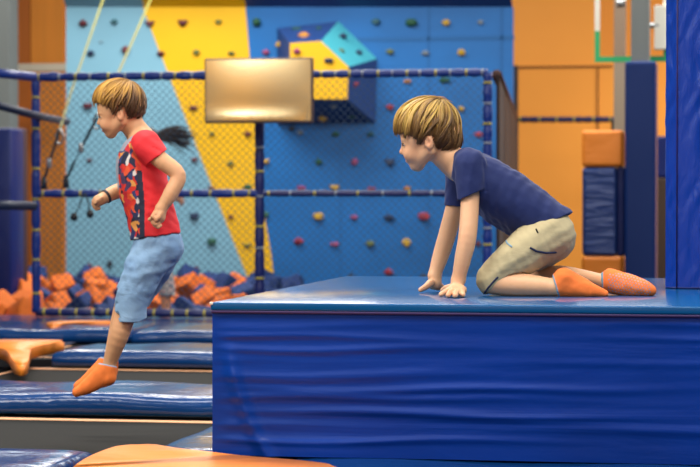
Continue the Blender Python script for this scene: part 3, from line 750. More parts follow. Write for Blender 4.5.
# ================================================================== platform
fl = on_z(210.3, 302.3, ZP); bk = on_z(345, 276, ZP)
PX0, PY0, PY1 = fl.x, fl.y, bk.y
PX1 = PX0+2.6
print('PLATFORM', PX0, PY0, PY1, 'pillar', on_z(672, 290, ZP))
def grid_face(bm, f, nu, nv):
    vs = [[bm.verts.new(f(i/nu, j/nv)) for i in range(nu+1)] for j in range(nv+1)]
    for j in range(nv):
        for i in range(nu): bm.faces.new((vs[j][i], vs[j][i+1], vs[j+1][i+1], vs[j+1][i]))
    return vs
def platform():
    root = thing('padded_platform', ((PX0+PX1)/2, (PY0+PY1)/2, 0), 'large wrinkled blue vinyl padded platform the child kneels on', 'platform')
    r = np.random.default_rng(3); ridges = [(zz, r.uniform(.002, .005), r.uniform(.009, .017), r.uniform(0, 6)) for zz in (.345, .315, .285, .25, .215, .18, .15, .115, .08, .045)]
    def bulge(x, z):
        u = (x-PX0)
        d = 0
        for (zz, a, wd, ph) in ridges:
            zc = zz+.006*math.sin(u*3+ph)+.004*math.sin(u*9+ph*2)+.006*math.sin(u*1.1)
            d += a*math.exp(-((z-zc)/wd)**2)*(.55+.45*math.sin(u*4+ph*3))
        e = min(1, u/.05)
        d *= e*min(1, (.375-z)/.02 if z < .375 else 0)
        # diagonal fold near the left corner
        fx = .045+.09*max(0,.30-z)+.9*max(0,.30-z)**2
        if z < .30: d += .011*math.exp(-((u-fx)/.020)**2)*min(1, (.30-z)/.08)
        d += .012*math.exp(-((u-.25)/.2)**2)*math.exp(-(z/.06)**2)
        return d
    bm = bmesh.new(); nu, nv = 420, 130
    zt = ZP-.022
    grid_face(bm, lambda u, v_: Vector((PX0+.004+(PX1-PX0-.008)*(u**1.25), PY0+.006-bulge(PX0+(PX1-PX0)*(u**1.25), v_*zt), v_*zt)), nu, nv)
    a, b = (PX0+.004, PX1-.004), (PY0+.006, PY1-.006)
    def quad(*p): bm.faces.new([bm.verts.new(q) for q in p])
    quad((a[0],b[0],0),(a[0],b[0],zt),(a[0],b[1],zt),(a[0],b[1],0)); quad((a[1],b[0],0),(a[1],b[0],zt),(a[1],b[1],zt),(a[1],b[1],0))
    quad((a[0],b[1],0),(a[1],b[1],0),(a[1],b[1],zt),(a[0],b[1],zt)); quad((a[0],b[0],0),(a[1],b[0],0),(a[1],b[1],0),(a[0],b[1],0))
    quad((a[0],b[0],zt),(a[1],b[0],zt),(a[1],b[1],zt),(a[0],b[1],zt))
    bmesh.ops.remove_doubles(bm, verts=bm.verts, dist=.0005)
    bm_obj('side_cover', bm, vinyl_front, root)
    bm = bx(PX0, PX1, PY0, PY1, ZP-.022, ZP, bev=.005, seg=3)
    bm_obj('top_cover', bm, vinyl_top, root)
    bm = bx(PX0+.002, PX1, PY0-.0006, PY0+.01, ZP-.0285, ZP-.0215, bev=.002)
    bm_obj('zipper_seam', bm, seam_m, root)
    bm = bmesh.new(); box(bm, PX0-.002, PX0+.007, PY0-.0015, PY0+.008, ZP-.007, ZP+.0008, .0015)
    bm_obj('corner_tab', bm, white_m, root)
    return root
platform()

# pillar standing on the platform
def pillar():
    p = on_z(665, 289, ZP); x0, y0 = p.x, p.y; wd = .30; ch = .035
    loop = [(x0, y0+ch), (x0+ch, y0), (x0+wd-ch, y0), (x0+wd, y0+ch), (x0+wd, y0+wd-ch), (x0+wd-ch, y0+wd), (x0+ch, y0+wd), (x0, y0+wd-ch)]
    root = thing('padded_pillar', (x0+wd/2, y0+wd/2, ZP), 'tall blue vinyl padded pillar standing on the platform at the right edge', 'pillar')
    bm = bmesh.new(); n = 300; rings = []; per = []
    for i in range(8):
        (ax, ay), (bx_, by_) = loop[i], loop[(i+1) % 8]; L = math.hypot(bx_-ax, by_-ay); m = max(2, int(L/.006))
        for k in range(m): per.append((ax+(bx_-ax)*k/m, ay+(by_-ay)*k/m, (by_-ay)/L, -(bx_-ax)/L, math.sin(math.pi*k/m)))
    for k in range(n+1):
        z = ZP+.0005+k/n*1.4; ring = []
        for i, (x, y, nx_, ny_, e) in enumerate(per):
            q = i*.006
            d = .004*math.sin(q*75+2.5*math.sin(z*11+q*9)+z*14)*math.sin(z*17+3*math.sin(q*22))+.003*math.sin(q*140-z*38+2*math.sin(z*23))+.004*math.sin(z*9+q*12)
            d *= .6*min(1, (z-ZP)/.05)*e
            ring.append(bm.verts.new((x+nx_*d, y+ny_*d, z)))
        rings.append(ring)
    N_ = len(per)
    for a, b in zip(rings, rings[1:]):
        for i in range(N_): bm.faces.new((a[i], a[(i+1)%N_], b[(i+1)%N_], b[i]))
    bm.faces.new(rings[0]); bm.faces.new(rings[-1])
    bm_obj('vinyl_cover', bm, vinyl_pillar, root, smooth=True)
    bm = bmesh.new(); tube(bm, [(x0+ch, y0-.001, ZP+.003), (x0+ch, y0-.001, ZP+1.39)], .0022, 6); bm_obj('seam', bm, seam_m, root)
    bm = bmesh.new(); prism(bm, [(x0+.01+(a-x0-.01)*1.0, b, ZP+.0006) for a, b in loop], [(a, b, ZP+.006) for a, b in loop])
    bm_obj('hem', bm, vinyl_navy, root)
pillar()

# ================================================================== setting: floor, walls
def struct(name, bm, m, smooth=False):
    o = bm_obj(name, bm, m, smooth=smooth); o['kind'] = 'structure'; return o
YW = 22.0                    # orange back wall
YC = 19.4                    # climbing wall
struct('floor', bx(-9, 7, -7, YW+.2, -.75, -.65), floor_m)
def px_x(px, Y): return on_y(px, 198, Y).x
def px_z(py, Y, px=350): return on_y(px, py, Y).z
# orange back wall in panels
struct('wall_back', bx(px_x(505,YW), 7, YW, YW+.15, -.65, 4.2), orange_wall)
struct('trim_1', bx(px_x(513,YW), px_x(612,YW), YW-.02, YW, px_z(67.5,YW,560), px_z(66,YW,560)), line_m)
struct('trim_2', bx(px_x(597,YW), px_x(598.2,YW), YW-.015, YW, -.65, px_z(66,YW,560)), line_m)
struct('trim_3', bx(px_x(513,YW-1.2)-.02, px_x(513,YW-1.2)+.05, YW-1.3, YW-1.2, -.65, px_z(66,YW-1.2,513)), darkgrey_m)
# left part: orange-brown panels and columns
struct('wall_left_back', bx(px_x(-60,YW), px_x(70,YW), YW, YW+.15, -.65, 4.2), orange_mid)
for i, (a, b, m) in enumerate(((14,30,orange_dark), (31,63,orange_mid))):
    struct('trim_%d' % (4+i), bx(px_x(a,YW-.1), px_x(b,YW-.1), YW-.1, YW-.002, -.65, 4.2), m)
struct('trim_6', bx(px_x(-14,19), px_x(9.5,19), 19, 19.25, -.65, 4.2), grey_m)
struct('trim_7', bx(px_x(10,19.4), px_x(15.5,19.4), 19.3, 19.4, -.65, 4.2), darkgrey_m)
struct('trim_8', bx(px_x(12,20.8), px_x(66,20.8), 20.8, 20.95, px_z(71,20.8,40), px_z(63.5,20.8,40)), white_beam)
# room behind the camera: warm wall the screen mirrors
struct('wall_front', bx(-9, 7, -7.2, -7, -.65, 4.2), mat('cream_yellow_wall', '#e2a83c', .7))
struct('trim_10', bx(-7.2, -4.5, -7, -6.93, -.65, 4.2), mat('reflection_panel_grey', '#4c484c', .7))  # unseen panel added to grey the right part of the screen's reflection
struct('wall_right', bx(6.9, 7, -7, YW, -.65, 4.2), mat('blue_grey_wall', '#4a5a78', .7))
struct('wall_left', bx(-9.1, -9, -7, YW, -.65, 4.2), mat('grey_wall', '#5a6478', .7))
tag(bm_obj('padded_column', bx(px_x(-30,15), px_x(11,15), 15, 15.3, -.6, px_z(128,15,5), bev=.02), vinyl_navy, origin=(px_x(-10,15), 15.15, -.6)), 'dark navy padded column at the far left edge', 'column')
tag(bm_obj('padded_column', bx(px_x(10.5,16), px_x(20,16), 16, 16.2, -.6, px_z(128,16,5), bev=.02), mat('dark_maroon_pad', '#3a1a1c', .6), origin=(px_x(15,16), 16.1, -.6)), 'narrow dark maroon column just right of the navy column', 'column')

# ================================================================== climbing wall
cw = thing('climbing_wall', (px_x(290,YC), YC+.1, -.65), 'tall climbing wall in pale blue, yellow and blue panels', 'climbing wall')
def panel(name, poly, m, Y=YC, t=.06, parent=cw, top_tilt=None):
    bm = bmesh.new()
    front = [on_y(x, y, Y) for x, y in poly]; back = [p+Vector((0, t, 0)) for p in front]
    prism(bm, front, back); return bm_obj(name, bm, m, parent, smooth=False)
YB = 330
panel('pale_blue_panel', [(66,7),(143,7),(150,27),(237,251),(268,YB),(66,YB)], p_light)
panel('yellow_panel', [(143,7),(245.5,7),(250,60),(255,125),(262,200),(271,253),(281,YB),(268,YB),(237,251),(150,27)], p_yellow)
panel('blue_panel', [(245.5,7),(513,7),(513,YB),(281,YB),(271,253),(262,200),(255,125),(250,60)], p_blue)
def overhang(name, x0, x1, m):       # leans out over the climber above the panels
    a, b = on_y(x0, 7, YC), on_y(x1, 7, YC); u = Vector((0, -.55, .5))
    bm = bmesh.new(); prism(bm, [a, b, b+u, a+u], [p+Vector((0, .06, 0)) for p in (a, b, b+u, a+u)])
    bm_obj(name, bm, m, cw, smooth=False)
overhang('pale_blue_overhang', 66, 144, p_light); overhang('yellow_overhang', 144, 246, p_yellow); overhang('blue_overhang', 246, 512, p_navy)
for (x0, y0, x1, y1) in ((281,39.5,513,39.5), (428,7,428,290), (501,7,501,290), (340,128,340,290)):
    a, b = on_y(x0, y0, YC), on_y(x1, y1, YC)
    bm_obj('panel_seam', bx(min(a.x,b.x), max(a.x,b.x)+.012, YC-.004, YC+.001, min(a.z,b.z), max(a.z,b.z)+.010), mat('seam_%d' % (x0+y0), '#0a5c9a', .6) , cw, smooth=False)
# protruding volume
vt = thing('climbing_volume', on_y(327, 75, YC), 'angular navy, yellow and teal volume bolted on the climbing wall beside the screen', 'climbing volume')
YV = YC-.42
outer = [on_y(x, y, YC-.001) for x, y in ((277,28),(338.5,21.4),(377,58.6),(375.7,123),(278,125))]
inner = [on_y(x, y, YV) for x, y in ((290,43),(321,41),(348.6,67),(347.3,99),(290,99))]
for i, (nm, m) in enumerate((('top_face', p_navy), ('slanted_face', p_teal), ('right_face', p_navy), ('bottom_face', p_navy), ('left_face', p_navy))):
    j = (i+1) % 5; bm = bmesh.new()
    prism(bm, [outer[i], outer[j], inner[j], inner[i]], [p+Vector((0, .02, 0)) if k > 1 else p+Vector((0,.0005,0)) for k, p in enumerate([outer[i], outer[j], inner[j], inner[i]])])
    bm_obj(nm, bm, m, vt, smooth=False)
bm = bmesh.new(); prism(bm, inner, [p+Vector((0, .02, 0)) for p in inner]); bm_obj('front_face', bm, p_yellow, vt, smooth=False)

# holds
def hold_mesh(kind, seed):
    bm = bmesh.new(); r = random.Random(seed); bmesh.ops.create_icosphere(bm, subdivisions=3, radius=1)
    for v in bm.verts:
        x, y, z = v.co
        n = .12*math.sin(3*x+seed)*math.cos(4*z+seed*2)+.08*math.sin(7*y+seed)
        if kind == 'pebble': x *= 1+.25*math.sin(z*2+seed); k = 1
        if kind == 'jug': z -= .45*math.exp(-(x*x)*3)*(1 if z > 0 else 0)
        if kind == 'crescent': z += .7*x*x-.35
        if kind == 'block': x = math.copysign(abs(x)**.6, x); z = math.copysign(abs(z)**.6, z)
        v.co = Vector((x*(1+n), y*(1+n), z*(1+n)))
        # bolt recess in the middle of the front
        if v.co.y < 0: v.co.y += .28*math.exp(-(v.co.x**2+(v.co.z)**2)*12)
    me = bpy.data.meshes.new(kind+'_hold'); bm.to_mesh(me); bm.free()
    me.polygons.foreach_set('use_smooth', [True]*len(me.polygons)); return me
HB = {(k, s_): hold_mesh(k, s_) for k in ('pebble','jug','crescent','block') for s_ in (1, 2)}
HCOL = {}
def hold_me(kind, s_, colr):
    key = (kind, s_, colr)
    if key not in HCOL: m = HB[(kind, s_)].copy(); m.materials.append(HM[colr]); HCOL[key] = m
    return HCOL[key]
HOLDS = [(83.5,23,'maroon','pebble',4,4),(114.5,22,'teal','pebble',3.2,3),(150,23,'maroon','crescent',5.5,3),(183,22,'maroon','crescent',5.5,3.4),(91,53,'navy','pebble',3.5,3.3),(126,50,'maroon','pebble',4,4.2),
 (161,53,'maroon','jug',4.2,3.4),(196.5,52.5,'olive','pebble',3.3,3.2),(101,42,'grey','pebble',1.6,1.2),(88,106,'maroon','block',5.5,3),(193.5,107.5,'maroon','crescent',5,2.5),(218.5,22,'olive','pebble',3.2,2.6),(257,22,'green','block',4.3,4.2),
 (231.5,53,'green','jug',3.6,2.6),(266,52.5,'pink','pebble',3.3,3),(376,22,'teal','pebble',4,3.6),(411.5,22.5,'green','block',6,4),(446,23,'yellow','pebble',3.6,3.6),(480.5,22.5,'grey','pebble',2.5,2.8),
 (390,52,'olive','pebble',3.6,3),(425.5,53,'grey','pebble',3.4,2.8),(461.5,52.5,'yellow','block',3.8,3.4),(407.5,81,'orange','jug',3.8,2.8),(445,80,'green','block',5.5,2.8),(390,107.5,'red','pebble',3.6,3.4),(461,108.5,'yellow','jug',3.2,3.4),
 (212,133.5,'olive','jug',3.2,2.6),(248,134,'maroon','pebble',3.4,2.8),(292,129,'black','pebble',3,3.4),(300.5,133,'grey','pebble',3,3),(335.5,134,'green','pebble',3.6,3),(371,134,'teal','pebble',3.4,3),
 (194.5,160,'maroon','pebble',3.2,2.6),(230.5,163,'olive','crescent',3.6,2.6),(266.5,161,'yellow','jug',3.4,3.4),(319,162,'green','pebble',3.2,3.6),(354.5,162,'pink','block',3.4,3.6),(478.5,135,'red','pebble',3.6,3.2),
 (390,161.5,'navy','crescent',5.5,4),(211.5,188,'maroon','jug',4,2.6),(248,187,'green','block',4.6,2.6),(301.5,188,'pink','block',4.6,2.4),(334.5,187,'yellow','crescent',5.4,2.8),(371.5,188.5,'red','jug',4.4,2.4),(407.5,188,'orange','jug',3.8,2.6),
 (194.5,216,'navy','block',5,3.4),(231,216.5,'maroon','jug',3,2.6),(266,215,'green','pebble',3,3.6),(318.5,216.5,'yellow','block',5.6,3.8),(354,217,'pink','jug',3.8,3.2),(389.5,217.5,'navy','pebble',4.8,3.8),(424,216.5,'red','block',6,4),
 (212,242,'green','block',4.8,3.6),(247.5,245,'olive','jug',4.4,2.4),(299,241,'red','pebble',4.2,3.8),(334.5,244,'pink','jug',4.8,3),(370.5,244,'olive','pebble',4,3.6),(406.5,243,'yellow','pebble',3.8,5),(478,244,'maroon','pebble',2.6,2.8),
 (89.5,160,'maroon','jug',3.2,2.4),(90,267,'maroon','pebble',3,3.8),(110,264,'black','pebble',2.6,4),(196,269,'maroon','pebble',3.4,3),(184,277,'maroon','jug',3,2.4),(351,275.5,'black','pebble',2.6,2.4),(389,272,'red','pebble',4,4),(424,276,'black','jug',3.6,3)]
VHOLDS = [(304,36,'orange','pebble',5,4,.6),(297,28.8,'green','jug',5.4,2.6,.15),(319,28,'green','jug',3,2,.3),(279.5,44.5,'yellow','pebble',3.4,3.6,.1),(297,51,'pink','pebble',3.2,3.4,1),(329,60.5,'navy','block',5,2.6,1),
 (343.2,36,'navy','pebble',3.8,3.2,.35),(341,51,'olive','pebble',3.4,2.8,.72),(359,52.5,'navy','pebble',3.4,3,.35),(355,84,'red','crescent',4.4,3,.72),(334,106.5,'grey','jug',3.4,2.2,.7),(323,118.5,'yellow','pebble',4,3.6,.25),(352,116,'green','jug',4.6,2.8,.25)]
ORD = ['first','second','third','fourth','fifth','sixth','seventh','eighth','ninth','tenth','eleventh','twelfth']
def rows(items):       # cluster by height
    items = sorted(items, key=lambda h: h[1]); out = []
    for h in items:
        if out and h[1]-out[-1][0][1] < 9: out[-1].append(h)
        else: out.append([h])
    return out
def panel_of(x, y):
    b1 = np.interp(y, [7, 27, 251, 330], [143, 150, 237, 268]); b2 = np.interp(y, [7, 60, 125, 200, 253, 330], [245.5, 250, 255, 262, 271, 281])
    return 'pale blue panel' if x < b1 else 'yellow panel' if x < b2 else 'blue panel'
def put_hold(h, Y, label, group):
    x, y, c, kind, a, b = h[:6]; p = on_y(x, y, Y); k = Y/math.cos(YAW)/F*.88
    dp = min(a, b)*k*.8
    o = bpy.data.objects.new('climbing_hold', hold_me(kind, 1+int(x) % 2, c)); COL.objects.link(o)
    o.location = (p.x, Y-dp*.55, p.z); o.scale = (a*k, dp, b*k)
    tag(o, label, 'climbing hold', group)
byp = {}
for h in HOLDS: byp.setdefault(panel_of(h[0], h[1]), []).append(h)
for pn, hs_ in byp.items():
    rr = rows(hs_)
    for ri, row in enumerate(rr):
        row.sort(key=lambda h: h[0])
        for k, h in enumerate(row):
            where = 'alone in' if len(row) == 1 else ORD[k]+' from the left in'
            rn = 'the bottom row' if ri == len(rr)-1 else 'the '+('top' if ri == 0 else ORD[ri])+' row'
            put_hold(h, YC, f'{h[2]} climbing hold on the {pn}, {where} {rn}', 'climbing holds on the wall')
VL = ['on the top face below its middle','at the top left corner','at the top edge near the peak','on the left face','high on the yellow face','low on the yellow face','high on the teal face','low on the teal face, beside the yellow','at the right of the teal face','on the right face','in the upper middle of the bottom face','in the lower left of the bottom face','at the lower right of the bottom face']
for h, t in zip(VHOLDS, VL):
    put_hold(h, YC-.42*h[6], f'{h[2]} climbing hold on the angular volume, {t}', 'climbing holds on the volume')

# ================================================================== safety net
DN_ = 12.9
def D(px, py): return W(px, py, DN_)
YN = on_y(100, 198, 12.7).y
c_l = on_y(36, 198, 12.9); YN = 12.75
net = thing('safety_net', on_y(259, 320, YN), 'diamond mesh safety net on padded blue rails and posts in front of the foam pit', 'safety net')
zt_, zm_, zb_ = px_z(76.5,YN,100), px_z(193.5,YN,259), px_z(312.5,YN,100)
xL, xM, xR = px_x(36,YN), px_x(259.5,YN), px_x(487.5,YN)
def rail(name, a, b, rad, m, ties, tm, parent, lump=0, seed=0):
    a, b = Vector(a), Vector(b); r = random.Random(seed); n = max(2, int((b-a).length/.03)); bm = bmesh.new()
    tie_t = [(i+.5)/ties+r.uniform(-.15,.15)/ties for i in range(ties)]
    pts, rs = [], []
    for i in range(n+1):
        t = i/n; dd = min([abs(t-q) for q in tie_t])*(b-a).length if ties else 1
        rs.append(rad*(1-.28*math.exp(-(dd/.016)**2))*(1+lump*r.uniform(-1, 1))); pts.append(a.lerp(b, t))
    tube(bm, pts, rs, 12); o = bm_obj(name, bm, m, parent)
    d = (b-a).normalized()
    for i, t in enumerate(tie_t):
        p = a.lerp(b, t); bm = bmesh.new(); tube(bm, [p-d*.006, p+d*.006], rad*.92, 12)
        box(bm, p.x-.004, p.x+.004, p.y-rad-.012, p.y-rad*.6, p.z-.004, p.z+.004)
        bm_obj('cable_tie', bm, tm[i % len(tm)], o)
    return o
zl0 = zt_
rail('top_rail', (xL-.02, YN, zt_), (xM-.02, YN, zt_), .027, sleeve_m, 13, [tie_y, tie_w], net, .12, 1)
rail('top_rail', (xM-.02, YN, zt_), (xR, YN, zt_), .024, sleeve_m, 16, [tie_y, tie_w], net, .05, 2)
rail('middle_rail', (xL, YN, zm_), (xM, YN, zm_), .024, sleeve_m, 12, [tie_y], net, .12, 3)
rail('middle_rail', (xM, YN, zm_), (xR, YN, zm_), .019, sleeve_navy, 10, [tie_y, tie_w], net, .03, 4)
rail('bottom_rail', (xL, YN, zb_), (xM, YN, zb_), .026, sleeve_navy, 14, [tie_y], net, .05, 5)
rail('post', (xL, YN, -.02), (xL, YN, zt_-.02), .027, sleeve_m, 7, [tie_y], net, .03, 6)
rail('post', (xM, YN, -.02), (xM, YN, zt_-.02), .030, sleeve_navy, 9, [tie_w, tie_y], net, .02, 7)
rail('post', (xR, YN, -.02), (xR, YN, zt_), .028, sleeve_m, 12, [tie_w, tie_y], net, .03, 8)
for (pl, pm) in ((xL, sleeve_m),):
    pass
def diamond(x0, x1, z0, z1, Y, per, rad):
    bm = bmesh.new(); hgt = z1-z0
    x = x0-hgt
    while x < x1+hgt:
        for sg in (1, -1):
            # line from (x, z0) going sg
            xa, za, xb, zb = x, z0, x+sg*hgt, z1
            def clip(xc): return z0+(xc-x)*sg
            if sg > 0:
                if xa < x0: za = clip(x0); xa = x0
                if xb > x1: zb = clip(x1); xb = x1
                if xa >= xb: continue
            else:
                if xa > x1: za = clip(x1); xa = x1
                if xb < x0: zb = clip(x0); xb = x0
                if xa <= xb: continue
            tube(bm, [(xa, Y+sg*.001, za), (xb, Y+sg*.001, zb)], rad, 3, cap=False)
        x += per
    return bm
bm_obj('net_panel', diamond(xL, xM, zb_, zt_, YN, .047, .0017), net_m, net, smooth=False)
bm_obj('net_panel', diamond(xM, xR, zb_, zt_, YN, .047, .0017), net_m, net, smooth=False)
# side run of the enclosure going back
pf = on_y(515, 118.5, YC-.3); px2 = px_x(515, YC-.3)
side = thing('side_net', (xR, YN, -.6), 'dark brown mesh side screen running back from the right net corner', 'net')
bm = bmesh.new()
a0, a1 = Vector((xR+.045, YN+.05, -.6)), Vector((px2, YC-.3, -.6)); b0, b1 = Vector((xR+.045, YN+.05, zt_-.01)), Vector((px2, YC-.3, pf.z))
prism(bm, [a0, a1, b1, b0], [p+Vector((.02, 0, 0)) for p in (a0, a1, b1, b0)]); bm_obj('mesh_screen', bm, brown_net, side, smooth=False)
bm = bmesh.new(); tube(bm, [b0+Vector((0,.03,0)), b1], .032, 10); bm_obj('rail', bm, brown_rail, side)
bm = bmesh.new(); tube(bm, [a1, b1], .03, 10); bm_obj('end_post', bm, steel_dark, side)
far = thing('far_rail', on_y(565, 120, 20.4), 'dark padded rail with ties crossing in front of the orange wall', 'rail')
rail('padded_rail', on_y(516, 119.5, 20.4), on_y(616, 119.5, 20.4), .030, mat('dusky_navy_pad', '#26224f', .5), 11, [tie_y, tie_n], far, .03, 11)
bm = bmesh.new(); q0 = on_y(614, 119.5, 20.4); tube(bm, [(q0.x, q0.y+.03, -.65), (q0.x, q0.y+.03, q0.z)], .03, 10); bm_obj('post', bm, steel_dark, far)
# left run: pipes coming from the left towards the corner post
lt = thing('left_barrier', (px_x(-10,10.2), 10.2, -.02), 'dark blue pipe barrier running forward from the left net post', 'barrier')
Lx = px_x(-30, 10.6)
bm = bmesh.new(); tube(bm, [W(-14, 102, 12.2), W(33, 115, 13.0), W(67, 122, 14.2)], .023, 10); bm_obj('upper_pipe', bm, mat('slate_blue_pipe', '#15233e', .5), lt)
bm = bmesh.new(); tube(bm, [W(-14, 205, 12.4), W(34, 206, 12.78)], .027, 10); bm_obj('middle_pipe', bm, MATS['slate_blue_pipe'], lt)
bm = bmesh.new(); tube(bm, [W(-14, 72, 12.4), W(34, 77, 12.78)], .027, 10); bm_obj('top_pipe', bm, sleeve_m, lt)
bm = bmesh.new(); tube(bm, [W(-14, 60, 12.4), W(-14, 322, 12.4)], .03, 10); bm_obj('post', bm, sleeve_m, lt)

# screen in front of the net
def screen():
    p = W(258.5, 122, 12.5); Y = 12.45
    x0, x1 = px_x(204.5,Y), px_x(312.5,Y); z0, z1 = px_z(123,Y,258), px_z(58,Y,258)
    root = thing('display_screen', ((x0+x1)/2, Y+.02, z0), 'flat glossy rectangular display screen mounted on the top net rail', 'screen')
    bm_obj('casing', bx(x0, x1, Y, Y+.045, z0, z1, bev=.006), bezel_m, root, smooth=False)
    bm = bmesh.new(); t = .010
    def f(u, v_):
        x = x0+t+(x1-x0-2*t)*u; z = z0+t*1.3+(z1-z0-2.3*t)*v_
        # slight bow and lower-edge curl added to shape the mirrored arc
        bow = .006*(1-(2*u-1)**2)*(1-(2*v_-1)**2)+.010*math.exp(-(v_/.16)**2)*(1-(2*u-.9)**2)
        return Vector((x, Y-.002-max(bow, 0), z))
    grid_face(bm, f, 60, 40); o = bm_obj('screen_panel', bm, screen_m, root)
    for fx in (.3, .7):
        x = x0+(x1-x0)*fx; bm_obj('bracket', bx(x-.02, x+.02, Y+.045, YN-.02, zt_-.03, zt_+.05, bev=.004), black_m, root, smooth=False)
screen()

# climbing straps with dark ropes
def strap(label, pts, rope, d0, d1, widen):
    root = thing('belay_strap', W(*rope[-1], d1), label, 'strap', 'belay straps in front of the climbing wall')
    bm = bmesh.new(); P = [W(x, y, d0+(d1-d0)*t) for (x, y, t) in pts]
    hw_ = widen; a = [q+Vector((hw_,0,0)) for q in P]; b = [q-Vector((hw_,0,0)) for q in P]
    va = [bm.verts.new(q) for q in a]; vb = [bm.verts.new(q) for q in b]
    vc = [bm.verts.new(q+Vector((0,.004,0))) for q in a]; vd = [bm.verts.new(q+Vector((0,.004,0))) for q in b]
    for i in range(len(P)-1):
        bm.faces.new((va[i],va[i+1],vb[i+1],vb[i])); bm.faces.new((vc[i],vd[i],vd[i+1],vc[i+1]))
        bm.faces.new((va[i],vc[i],vc[i+1],va[i+1])); bm.faces.new((vb[i],vb[i+1],vd[i+1],vd[i]))
    bm_obj('webbing', bm, strap_m, root, smooth=False)
    q = [W(x, y, d1) for x, y in rope]; bm = bmesh.new(); tube(bm, q, .009, 8); bm_obj('rope', bm, rope_m, root)
    bm = bmesh.new(); c = P[-1]
    ring = [c+Vector((.022*math.cos(k), 0, -.035+.045*math.sin(k))) for k in np.linspace(0, 2*math.pi, 17)]
    tube(bm, ring, .007, 8, cap=False); bm_obj('carabiner', bm, metal_m, root)
    m = q[len(q)//2]; bm = bmesh.new(); box(bm, m.x-.014, m.x+.014, m.y-.012, m.y+.012, m.z-.03, m.z+.03, .004); bm_obj('buckle', bm, metal_m, root)
    e = q[-1]; bm = bmesh.new(); tube(bm, [e+Vector((0,0,.03)), e-Vector((0,0,.05))], [.012,.022], 10); bm_obj('clip', bm, black_m, root)
strap('yellow green belay strap left of the jumping child, ending near the net post', [(107,-12,0),(93,28,.2),(80,66,.4),(69,98,.7),(59.5,131,1)], [(59,132),(55,145),(49,163),(44,181)], 18.6, 13.4, .009)
strap('yellow green belay strap passing behind the head of the jumping child', [(155,-12,0),(146,10,.1),(132,42,.3),(119,71,.5),(97,116,1)], [(97,118),(89,133),(81,148),(73,165),(66,180)], 18.6, 13.3, .010)
for (a, b, lab) in (((84,193),(74,216),'dangling dark clip cord below the middle rail, left one'), ((85,193),(90,213),'dangling dark clip cord below the middle rail, right one')):
    rt = thing('clip_cord', W(*b, 12.95), lab, 'cord', 'clip cords hanging at the net')
    bm = bmesh.new(); tube(bm, [W(*a, 12.95), W((a[0]+b[0])/2+1, (a[1]+b[1])/2, 12.95), W(*b, 12.95)], .005, 6); bm_obj('cord', bm, rope_m, rt)
    bm = bmesh.new(); q = W(*b, 12.95); tube(bm, [q+Vector((0,0,.02)), q-Vector((0,0,.005)), q-Vector((0,0,.03))], [.010,.024,.012], 10); bm_obj('clip', bm, black_m, rt)

# ================================================================== foam pit blocks
bm = bmesh.new(); box(bm, -.5, .5, -.5, .5, -.5, .5, .09, 3); bmesh.ops.subdivide_edges(bm, edges=[e for e in bm.edges if e.calc_length() > .5], cuts=3, use_grid_fill=True)
for v in bm.verts: v.co += .018*Vector((math.sin(v.co.y*9), math.sin(v.co.z*8+1), math.sin(v.co.x*10)))
FME = {}
for nm, m in (('o', foam_o), ('b', foam_b)):
    me = bpy.data.meshes.new('foam_block'); bm.to_mesh(me); me.materials.append(m); me.polygons.foreach_set('use_smooth', [True]*len(me.polygons)); FME[nm] = me
bm.free()
struct('trim_9', bx(px_x(-40,13), px_x(330,13), YN+.25, YC-.1, -.65, -.26), foam_b if False else mat('pit_base', '#12264f', .8))
OC = [(15,300,24,22),(54,279,12,9),(54,301,11,8),(100,291,14,17),(145,306,16,6),(196,281,12,9),(228,297,30,10),(178,308,16,5),(160,284,10,8)]
rr = random.Random(11); rowsf = [(18.7,-.03,15),(18.0,-.05,15),(17.3,-.05,15),(16.6,-.07,15),(15.9,-.08,14),(15.2,-.09,14),(14.5,-.11,13),(13.85,-.13,12),(13.3,-.13,12)]
RN_ = ['back row']+['%s row from the back' % q for q in ('second','third','fourth')]+['middle row']+['%s row from the front' % q for q in ('fourth','third','second')]+['front row']
for ri, (Y, z, n) in enumerate(rowsf):
    xs = np.linspace(-8, 292, n-2)+(5 if ri % 2 else -5); cnt = {'o': 0, 'b': 0}
    for xpx in xs:
        if 14.6 < Y < 16.5 and xpx < 24: continue
        x = px_x(xpx+rr.uniform(-3, 3), Y); zz = z-.055+rr.uniform(-.03, .05)
        if xpx < 32 and ri > 3: zz += .08
        elif 85 < xpx < 112 or 180 < xpx < 206: zz += .04
        ypx = 198+F*(H-zz-.06)/(Y/math.cos(YAW)*.985)
        col = 'o' if any(((xpx-a)/c)**2+((ypx-b)/e)**2 < .85 for a, b, c, e in OC) else ('b' if rr.random() < .86 else 'o')
        sz = rr.uniform(.145, .175)*(1.2 if xpx < 32 else 1)
        cnt[col] += 1
        o = bpy.data.objects.new('foam_block', FME[col]); COL.objects.link(o)
        o.location = (x, Y+rr.uniform(-.12, .12), zz); o.scale = (sz, sz, sz); o.rotation_euler = (rr.uniform(-.7, .7), rr.uniform(-.7, .7), rr.uniform(0, 3))
        w_ = {'o': 'orange', 'b': 'blue'}[col]; k = cnt[col]
        od = (ORD+['thirteenth','fourteenth','fifteenth'])[k-1]
        tag(o, f'{w_} foam block, {od} {w_} one from left, {RN_[ri]}', 'foam block', 'foam blocks in the pit')

